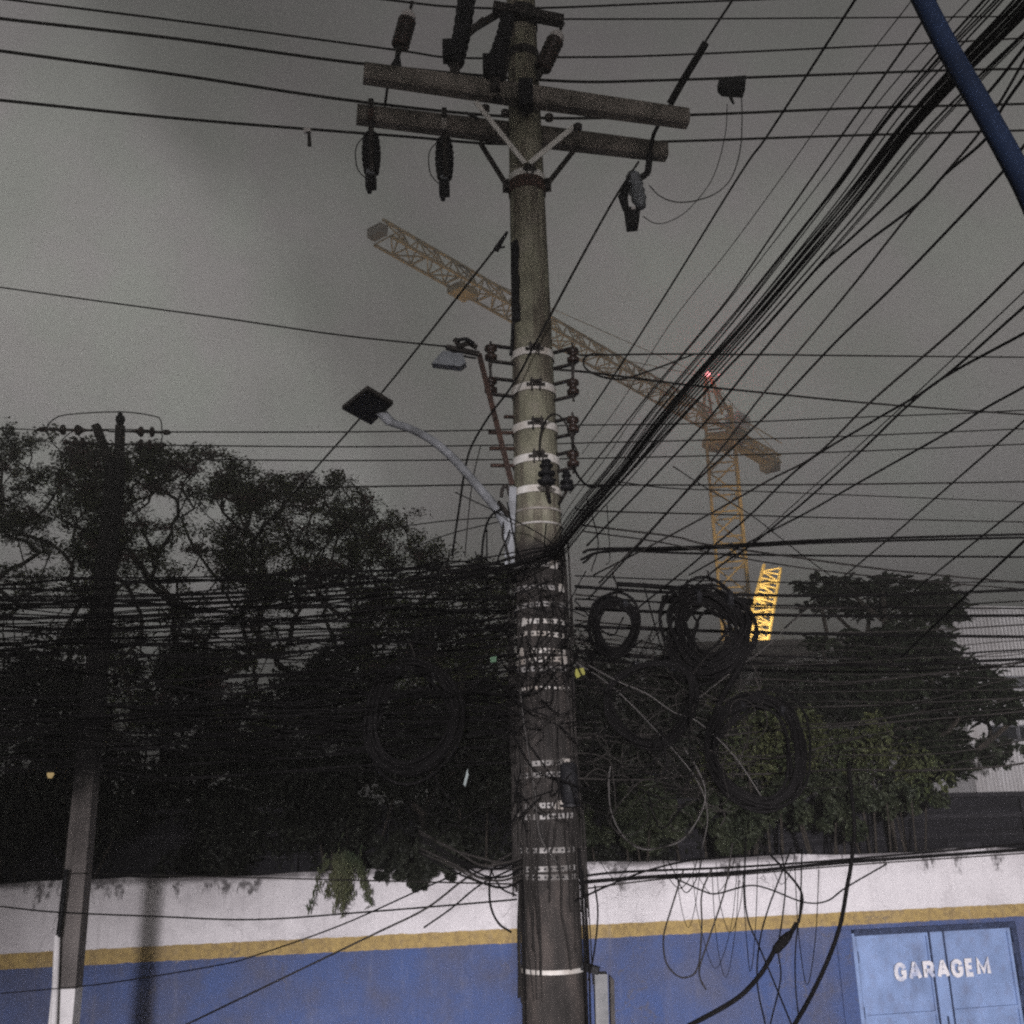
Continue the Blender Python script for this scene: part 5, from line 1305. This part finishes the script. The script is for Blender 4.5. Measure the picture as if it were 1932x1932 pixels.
# lines running along the street beyond the pole
GH = "lines along the street behind the pole"
HL = lambda lab, t, y0, y1, pts, ext=(0, 1), m=None: cable(lab, t, y0, y1, pts, ext, m or M_WIRE, "street_line", GH, "wire", 5)
HL("street line from the far pole's upper insulators, crossing under the square lamp", 2.6, 13.0, 14.5, [(323, 815), (640, 815), (940, 811), (1057, 803), (1333, 799), (1578, 789), (1810, 780), (1932, 774)])
HL("street line from the far pole's lower insulators", 2.6, 13.0, 14.5, [(312, 840), (640, 843), (940, 840), (1092, 836), (1433, 828), (1578, 824), (1932, 809)])
HL("third street line, rising out of the feathery trees", 2.6, 13.2, 14.5, [(380, 867), (640, 869), (960, 867), (1098, 865), (1333, 860), (1578, 853), (1932, 838)])
HL("fourth street line, knotted at the pole near the pin insulators", 3.2, 9.0, 8.5, [(560, 920), (760, 917), (970, 914), (1139, 915), (1333, 915), (1578, 914), (1932, 909)])
HL("thin street line dipping below the knotted one", 2.2, 6.6, 8.5, [(1160, 908), (1263, 921), (1400, 926), (1578, 933), (1932, 947)])
HL("street line leaving the pole just above the bundle's knot", 2.8, 6.4, 8.2, [(1085, 958), (1119, 964), (1333, 970), (1578, 977), (1932, 985)])
HL("line from the lamp's foot reaching back into the feathery trees", 2.2, 6.3, 9.0, [(945, 975), (820, 985), (720, 1000), (640, 1010)])
HL("fainter line from the lamp's foot slanting down to the trees", 2.0, 6.3, 9.0, [(940, 985), (860, 1004), (800, 1025), (730, 1060)])
cable("line from the top spool insulator, straight out over the jib", 3.4, 6.28, 8.5, [(1092, 669), (1113, 670), (1263, 668), (1422, 669), (1700, 672), (1932, 674)], (0, 1), M_WIRE, "service_line", None, "wire")
cable("loop of wire curling back from the top spool insulator", 4.0, 6.28, 7.0, [(1140, 669), (1113, 669), (1101, 680), (1107, 697), (1136, 711), (1175, 715), (1216, 703), (1263, 686), (1310, 668)], (0, 0), M_WIRE, "wire_loop", None, "wire")
cable("line leaving the pole between its two top bands, passing under the red beacon", 4.0, 6.2, 8.6, [(1048, 697), (1107, 702), (1186, 712), (1304, 727), (1451, 742), (1578, 755), (1720, 767), (1932, 782)], (0, 1), M_WIRE, "service_line", None, "wire")
cable("loop hanging over the pole's third band down to the fourth spool", 4.2, 6.15, 6.2, [(1018, 860), (1020, 820), (1032, 790), (1050, 782), (1068, 800), (1080, 832), (1088, 850)], (0, 0), M_CABLE, "wire_loop", None, "wire")
cable("short lead from the lowest spool insulator down to the bundle", 4.6, 6.26, 6.15, [(1082, 880), (1092, 900), (1112, 918), (1142, 916)], name="down_lead", cat="wire")
# heavier near-horizontal cables below the bundle, crane side
GT = "cables crossing the crane mast"
HC = lambda lab, t, y0, y1, pts: cable(lab, t, y0, y1, pts, (0, 1), M_CABLE, "telephone_cable", GT, "cable", 6)
HC("upper of the heavy twin cables crossing the crane mast", 5.0, 6.2, 7.4, [(1100, 1043), (1128, 1036), (1280, 1033), (1422, 1026), (1578, 1018), (1932, 1008)])
HC("lower of the heavy twin cables crossing the crane mast", 5.0, 6.25, 7.4, [(1096, 1056), (1140, 1041), (1280, 1037), (1422, 1030), (1578, 1023), (1932, 1014)])
HC("single cable under the heavy twins", 4.2, 6.2, 7.4, [(1100, 1062), (1145, 1040), (1304, 1044), (1515, 1048), (1932, 1051)])
HC("cable slanting down from the pole over the boom's tip", 3.6, 6.2, 7.2, [(1098, 991), (1269, 1012), (1333, 1027), (1526, 1055), (1700, 1078), (1932, 1100)])
HC("cable slanting parallel just under that one", 2.8, 6.2, 7.2, [(1098, 1002), (1240, 1022), (1360, 1046), (1540, 1075), (1740, 1096), (1932, 1112)])
rr_ = random.Random(77)
words_ = ["first", "second", "third", "fourth", "fifth", "sixth", "seventh", "eighth", "ninth", "tenth", "eleventh", "twelfth", "thirteenth", "fourteenth"]
for k in range(10):
    y0 = 1082 + k * 17.5 + rr_.uniform(-7, 7); y1 = 1100 + k * 17.0 + rr_.uniform(-8, 8)
    sag = rr_.uniform(2, 24)
    th = rr_.choice([2.4, 3.0, 3.4, 4.2, 6.0])
    HC("%s cable from the top in the sheaf crossing the lit boom" % words_[k], th, 6.2 + rr_.uniform(-.1, .2), 7.2 + rr_.uniform(-.4, .4),
       [(1085, y0), (1260, y0 + (y1 - y0) * .2 + sag * .7), (1500, y0 + (y1 - y0) * .5 + sag), (1720, y0 + (y1 - y0) * .75 + sag * .7), (1932, y1)])
# thicker splices carried by the sheaf
cable("thick black splice sleeve on the sheaf beside the pole", 13, 6.2, 6.3, [(1250, 1130), (1340, 1128), (1420, 1136)], n=8, name="splice_sleeve", cat="splice")
cable("long black splice sleeve higher in the sheaf", 9, 6.2, 6.3, [(1165, 1102), (1230, 1106), (1300, 1112)], n=8, name="splice_sleeve", cat="splice")
# the uncountable tangle: short loose runs on both sides of the pole
def tangle(name, lab, seed, n, make):
    rnd = random.Random(seed); mb = MB()
    for k in range(n):
        pts, r_ = make(rnd, k); mb.tube(smoothline(pts, 5), r_, 5)
    o = mb.build(name, M_CABLE if seed % 2 else M_CABLE2, None, smooth=True); o["kind"] = "stuff"; o["label"] = lab
    return o
def left_run(rnd, k):
    c = rnd.choice([0.0, 0.15, 0.3, 0.42, 0.55, 0.7, 0.85, 1.0]) + rnd.uniform(-.06, .06)
    y0 = 1075 + 330 * c + rnd.uniform(-12, 12); y1 = 1110 + 330 * c + rnd.uniform(-20, 20)
    x1 = rnd.choice([-200, -200, -200, rnd.uniform(100, 700)]); sag = rnd.uniform(-6, 26)
    d = rnd.uniform(-.15, .25)
    pts = [P(975 + (x1 - 975) * q, y0 + (y1 - y0) * q + sag * math.sin(math.pi * q) + rnd.uniform(-12, 12), 6.3 + d + (5.4 - 6.3) * q) for q in (0, .1, .22, .34, .46, .58, .7, .82, .92, 1)]
    return pts, rnd.choice([0.003, 0.004, 0.005, 0.006, 0.008])
tangle("cable_tangle", "tangle of black cables between the pole and the trees", 1, 76, left_run)
def right_run(rnd, k):
    y0 = 1150 + 330 * rnd.random() ** 1.2; y1 = y0 * 0.55 + 0.45 * 1230 + rnd.uniform(-40, 60)
    x1 = rnd.choice([2100, 2100, rnd.uniform(1250, 1700)]); sag = rnd.uniform(-4, 70); d = rnd.uniform(-.15, .25)
    pts = [P(1080 + (x1 - 1080) * q, y0 + (y1 - y0) * q + sag * math.sin(math.pi * q) + rnd.uniform(-9, 9), 6.3 + d + 0.9 * q) for q in (0, .12, .24, .36, .5, .65, .8, .9, 1)]
    return pts, rnd.choice([0.0025, 0.003, 0.004, 0.005, 0.007])
tangle("cable_tangle", "tangle of black cables on the crane side of the pole", 2, 28, right_run)
def loose_run(rnd, k):
    x = rnd.choice([rnd.gauss(1030, 70), rnd.uniform(820, 1330)]); y = rnd.uniform(1045, 1520); dx, dy = rnd.gauss(0, 85), rnd.gauss(0, 80)
    Y = 6.15 + rnd.uniform(-.12, .15); sg = rnd.uniform(10, 60)
    return [P(x, y, Y), P(x + dx * .5 + rnd.gauss(0, 20), y + dy * .5 + sg, Y - .03), P(x + dx, y + dy, Y)], rnd.choice([0.003, 0.004, 0.005])
tangle("cable_tangle", "loose loops of black cable knotted round the pole", 3, 120, loose_run)
def pole_run(rnd, k):
    a = rnd.uniform(-175, -5); y0 = rnd.uniform(1010, 1620); y1 = y0 + rnd.uniform(80, 420); da = rnd.uniform(-18, 18)
    o_ = rnd.uniform(0.016, 0.05)
    return [on_pole(a + da * q + 3 * math.sin(9 * q), zof(min(1890, y0 + (y1 - y0) * q)), o_) for q in (0, .25, .5, .75, 1)], rnd.choice([0.004, 0.006, 0.008])
tangle("cable_tangle", "black cables running down against the pole's shaft", 4, 84, pole_run)
def wall_run(rnd, k):
    x = rnd.uniform(1115, 1560); y = rnd.uniform(1560, 1650); Y = 6.3 + rnd.uniform(-.1, .5); w_ = rnd.uniform(20, 90) * rnd.choice([-1, 1]); dp = rnd.uniform(50, 230)
    return [P(x, y, Y), P(x + w_ * .15, y + dp * .6, Y), P(x + w_ * .5, y + dp, Y), P(x + w_ * .85, y + dp * .55, Y), P(x + w_, y + rnd.uniform(-20, 40), Y)], rnd.choice([0.0022, 0.0028, 0.0035])
tangle("cable_tangle", "thin loose wire loops hanging over the wall beside the pole", 5, 11, wall_run)
def frayed(rnd, k):
    x = rnd.uniform(1090, 1420); y = rnd.uniform(1250, 1560); Y = 6.15 + rnd.uniform(-.1, .2); a = rnd.uniform(0, 6.28); r0 = rnd.uniform(20, 85)
    return [P(x + r0 * math.cos(a + q) * (1 + .2 * math.sin(3 * q + k)), y + r0 * 0.9 * math.sin(a + q), Y) for q in (0, .8, 1.6, 2.4, 3.2, 4.0, 4.8)], rnd.choice([0.002, 0.0026, 0.0034])
tangle("cable_tangle", "web of thin irregular loops between the pole and the coils", 6, 46, frayed)
# hanging coils of spare cable
def coil(cx, cy, rx, ry, thick, Y, turns, lab, seed, squeeze=1.0, arc=(0, 360), rc=0.0095):
    rnd = random.Random(seed)
    t = thing("cable_coil", lab, "cable coil", P(cx, cy - ry, Y), "coils of spare cable")
    for k in range(turns):
        ox, oy = rnd.gauss(0, thick * .25), rnd.gauss(0, thick * .25); sr = 1 + rnd.gauss(0, thick * .32 / rx); ph = rnd.uniform(0, 6.28)
        a0, a1 = arc; n = 30
        pts = []
        for i in range(n + 1):
            a = math.radians(a0 + (a1 - a0) * i / n)
            w_ = thick * 0.22 * math.sin(2 * a + ph) + thick * 0.16 * math.sin(3 * a + 1.7 * ph) + rx * 0.05 * math.sin(3 * a + seed) + rx * 0.06 * math.cos(2 * a + 2 * seed)
            pts.append(P(cx + ox + (rx * sr + w_) * math.cos(a), cy + oy + (ry * sr + w_) * math.sin(a) + ry * 0.07 * max(0, math.sin(a)), Y + rnd.uniform(-.004, .004) + 0.03 * math.sin(a + ph)))
        MB().tube(pts, rc * rnd.uniform(.8, 1.2), 6).build("turn", M_CABLE, t, smooth=True)
    MB().tube(smoothline([P(cx, cy - ry * 1.0, Y), P(cx + 5, cy - ry - 22, Y + .03), P(cx - 4, cy - ry - 48, Y + .05)], 4), 0.006, 5).build("hanger", M_CABLE2, t)
    for a in (250, 300):
        c = P(cx + rx * math.cos(math.radians(a)), cy + ry * math.sin(math.radians(a)), Y)
        MB().lathe(c - SDIR * 0.015, c + SDIR * 0.015, [(0, thick / 2 * Y / 1932 + .006), (1, thick / 2 * Y / 1932 + .006)], 10).build("tie", M_BLKPOLY, t)
coil(777, 1352, 80, 92, 17, 6.0, 14, "wide coil of black cable hanging among the trees", 1)
coil(1338, 1190, 70, 66, 30, 6.15, 26, "thickest coil of black cable, hanging high in front of the crane mast", 2)
coil(1160, 1180, 36, 48, 12, 6.2, 10, "smallest coil of black cable, next to the pole", 3)
coil(1228, 1322, 82, 72, 12, 6.1, 8, "loose coil of black cable below the thickest one", 4)
coil(1429, 1416, 88, 90, 20, 6.1, 18, "lowest coil of black cable, a neat ring against the green shrub", 5)
cable("black cable tail joining the thickest coil to the lowest one", 12, 6.15, 6.1, [(1408, 1215), (1395, 1260), (1360, 1320), (1338, 1390)], name="cable_tail")
# pale thin loop and pale drop wires on the crane side
cable("thin pale wire loop drooping beside the pole above the wall", 2.4, 6.1, 6.1, [(1153, 1440), (1149, 1470), (1152, 1526), (1172, 1572), (1205, 1600), (1245, 1600), (1290, 1582), (1322, 1535), (1331, 1495), (1318, 1455), (1290, 1410)], m=M_CABLEG, name="wire_loop", cat="wire")
cable("pale wire slanting across the dark shrubs to the loop", 2.0, 6.1, 6.1, [(1075, 1242), (1160, 1300), (1262, 1405), (1318, 1478), (1335, 1540), (1325, 1600)], m=M_CABLEG, name="drop_wire", cat="wire")
cable("brighter pale wire slanting from the yellow tag", 2.2, 6.08, 6.1, [(1105, 1252), (1165, 1285), (1220, 1309), (1270, 1343), (1318, 1363), (1385, 1426), (1440, 1508)], m=M_CABLEG, name="drop_wire", cat="wire")
cable("pale thread running down the pole's face", 2.0, 6.15, 6.2, [(981, 1300), (988, 1360), (1000, 1440), (1010, 1500), (1020, 1580), (1060, 1640)], m=M_CABLEG, name="drop_wire", cat="wire")
cable("thin pale wire rising to the dark broad tree", 1.8, 6.1, 6.3, [(1290, 1340), (1380, 1268), (1440, 1225), (1520, 1150)], m=M_CABLEG, name="drop_wire", cat="wire")
t = thing("cable_tag", "small yellow plastic tag on the cables beside the pole", "tag", P(1094, 1270, 6.1))
MB().prism([P(1086, 1262, 6.08), P(1101, 1260, 6.08), P(1104, 1272, 6.08), P(1096, 1275, 6.08), P(1088, 1280, 6.08), P(1085, 1272, 6.08)], (0, 0.006, 0)).build("plate", mat("yellow_plastic", (0.14, 0.135, 0.02), 0.7, var=0.15), t)
t = thing("cable_tag", "small green plastic tag on the cables on the pole's tree side", "tag", P(930, 1245, 6.1))
MB().prism([P(925, 1240, 6.08), P(937, 1238, 6.08), P(936, 1249, 6.08), P(926, 1250, 6.08)], (0, 0.006, 0)).build("plate", mat("green_plastic", (0.025, 0.06, 0.03), 0.7, var=0.15), t)
t = thing("cable_tag", "narrow pale tag dangling under the trees beside the wide coil", "tag", P(878, 1470, 6.1))
MB().prism([P(882, 1450, 6.08), P(884, 1462, 6.08), P(878, 1484, 6.08), P(874, 1480, 6.08)], (0, 0.006, 0)).build("plate", mat("pale_plastic", (0.12, 0.14, 0.135), 0.7, var=0.15), t)
# ------------------------------------------------------------------ cables against the wall
GW = "cables in front of the wall"
WC = lambda lab, t, y0, y1, pts, ext=(0, 0), m=None: cable(lab, t, y0, y1, pts, ext, m or M_CABLE, "slack_cable", GW, "cable", 6)
WC("heaviest cable skirting the wall top towards the garage", 6.5, 6.3, 7.4, [(1080, 1668), (1127, 1662), (1253, 1653), (1389, 1646), (1608, 1626), (1932, 1603)], (0, 1))
WC("cable just above the heaviest one along the wall top", 4.2, 6.3, 7.4, [(1080, 1655), (1180, 1645), (1389, 1636), (1590, 1622), (1932, 1592)], (0, 1))
WC("thin cable under the wall's top edge towards the garage", 2.6, 6.3, 7.4, [(1080, 1680), (1253, 1658), (1389, 1651), (1608, 1632), (1932, 1610)], (0, 1))
WC("cable fraying out of the pole and rising to the wall top", 3.4, 6.2, 6.9, [(1085, 1700), (1150, 1670), (1230, 1640), (1330, 1620), (1500, 1610)])
WC("slack wire swagged across the white band and stripe edge beside the pole", 2.8, 6.3, 6.9, [(1270, 1655), (1324, 1680), (1353, 1686), (1411, 1671), (1450, 1677), (1516, 1702), (1560, 1700), (1597, 1674), (1673, 1630)])
WC("wide hanging U of wire dipping onto the blue band", 2.8, 6.2, 6.2, [(1290, 1640), (1267, 1713), (1252, 1767), (1256, 1813), (1274, 1838), (1296, 1844), (1317, 1824), (1324, 1749), (1324, 1687), (1342, 1640)])
WC("wire hanging from the wall top, its end curling on the blue band", 2.8, 6.25, 6.25, [(1382, 1590), (1368, 1677), (1339, 1767), (1321, 1821), (1321, 1846), (1332, 1867)])
WC("wire hanging nearly straight, then slanting down past the conduit", 2.8, 6.25, 6.2, [(1407, 1580), (1405, 1677), (1411, 1734), (1432, 1785), (1450, 1828), (1493, 1932)], (0, 1))
WC("wire slanting from the wall top down to meet the black conduit's end", 4.2, 6.2, 6.2, [(1430, 1588), (1479, 1640), (1507, 1674), (1514, 1699), (1507, 1741)])
WC("wire slanting the other way behind the black conduit", 2.8, 6.3, 6.3, [(1493, 1600), (1450, 1713), (1432, 1785), (1429, 1857), (1443, 1929)], (0, 1))
WC("wavering wire beside the black conduit's tip", 2.6, 6.3, 6.3, [(1472, 1595), (1482, 1663), (1476, 1733), (1468, 1790), (1473, 1845), (1454, 1930)], (0, 1))
WC("straight hanging wire just past the black conduit's tip", 2.4, 6.3, 6.3, [(1513, 1600), (1510, 1705), (1501, 1789), (1501, 1860), (1507, 1920)])
WC("long black cable curving down the wall beside the garage gate", 7.0, 6.0, 5.6, [(1600, 1440), (1612, 1560), (1605, 1635), (1598, 1674), (1586, 1742), (1563, 1809), (1530, 1879), (1501, 1930)], (0, 1))
cd_ = thing("splice_conduit", "thick black cable with a spliced swollen end curving up over the blue band", "cable", P(1306, 1932, 5.8))
pts = smoothline([P(1240, 1965, 5.7), P(1306, 1932, 5.75), P(1389, 1885, 5.8), P(1431, 1843, 5.85), P(1451, 1812, 5.88), P(1465, 1787, 5.9), P(1487, 1767, 5.92), P(1503, 1742, 5.95)], 6)
pts = extend(pts, 1, 0, 1.5)
MB().tube(pts, 0.0125, 9).build("cable_run", M_CABLE, cd_, smooth=True)
MB().lathe(P(1460, 1796, 5.88), P(1492, 1760, 5.92), [(0, 0.014), (0.15, 0.024), (0.6, 0.027), (0.9, 0.02), (1, 0.014)], 10).build("splice_sleeve", M_CABLE, cd_, smooth=True)
WC("slack wire dipping across the white band from the far pole to the cable pole", 3.0, 8.0, 6.3, [(-60, 1702), (0, 1710), (108, 1721), (294, 1729), (480, 1735), (686, 1721), (860, 1707), (975, 1697)], (1, 0))
WC("thin wire along the foot of the shrubs to the cable pole", 2.6, 9.0, 6.3, [(358, 1653), (637, 1660), (800, 1664), (975, 1668)], (1, 0))
WC("cable slanting from the pole down across the stripe to the far pole's foot", 2.4, 6.2, 9.0, [(930, 1620), (872, 1645), (794, 1678), (642, 1746), (490, 1800), (407, 1822), (196, 1856), (74, 1868)], (0, 1))  # the far end traces a shadow on the wall, built as cable
WC("thicker cable slanting from the pole and ending on the stripe", 3.6, 6.1, 6.6, [(965, 1610), (915, 1638), (872, 1662), (804, 1714), (711, 1760)], (0, 1))
WC("short cable end hooking down onto the stripe beside the pole", 4.0, 6.15, 6.1, [(940, 1630), (925, 1651), (925, 1705), (940, 1741), (965, 1759)])
WC("thin cable looping against the pole's tree side over the white band", 3.2, 6.15, 6.15, [(925, 1640), (945, 1675), (975, 1690)])
WC("slanting thin cable from the pole's strap across the white band", 3.0, 6.2, 7.0, [(965, 1640), (905, 1670), (850, 1715), (800, 1750)])
for k in range(9):
    rnd = random.Random(500 + k)
    y = 1612 + k * 6
    WC("%s strand from the top in the frayed bunch at the pole's wall-top knot" % words_[k], rnd.uniform(2.6, 4.6), 6.1, 6.3, [(985, y + rnd.uniform(-6, 6)), (950, y + 12 + rnd.uniform(-5, 10)), (905, y + 8 + rnd.uniform(-5, 8)), (850, y - 12 + rnd.uniform(-14, 6)), (790, y - 40 + rnd.uniform(-14, 8))])
WC("black down-cable clipped along the pole's garage side", 5.0, 6.22, 6.2, [(1092, 1600), (1098, 1690), (1103, 1790), (1108, 1932)], (0, 1))
WC("second down-cable clipped beside it on the pole's garage side", 3.6, 6.2, 6.18, [(1099, 1640), (1106, 1720), (1111, 1810), (1114, 1932)], (0, 1))
WC("thin down-cable swinging off the pole's garage side", 3.0, 6.2, 6.2, [(1122, 1670), (1128, 1720), (1122, 1790), (1110, 1850)])
WC("down-cable along the pole's tree-side edge", 3.0, 6.2, 6.18, [(985, 1650), (987, 1740), (990, 1830), (992, 1932)], (0, 1))
cable("arched wire over the far pole's fork", 2.4, 13.0, 13.0, [(88, 808), (100, 792), (130, 782), (227, 777), (290, 785), (303, 793), (306, 814)], m=M_WIRE, name="jumper_wire", cat="wire")
cable("lower arched wire over the far pole's fork", 2.2, 13.0, 13.0, [(112, 836), (128, 820), (150, 812), (227, 810), (300, 815), (303, 840)], m=M_WIRE, name="jumper_wire", cat="wire")
cable("wire leaving the far pole's outward insulators", 2.4, 13.0, 12.0, [(70, 811), (0, 808), (-60, 806)], (0, 1), m=M_WIRE, name="street_line", cat="wire", group=GH)
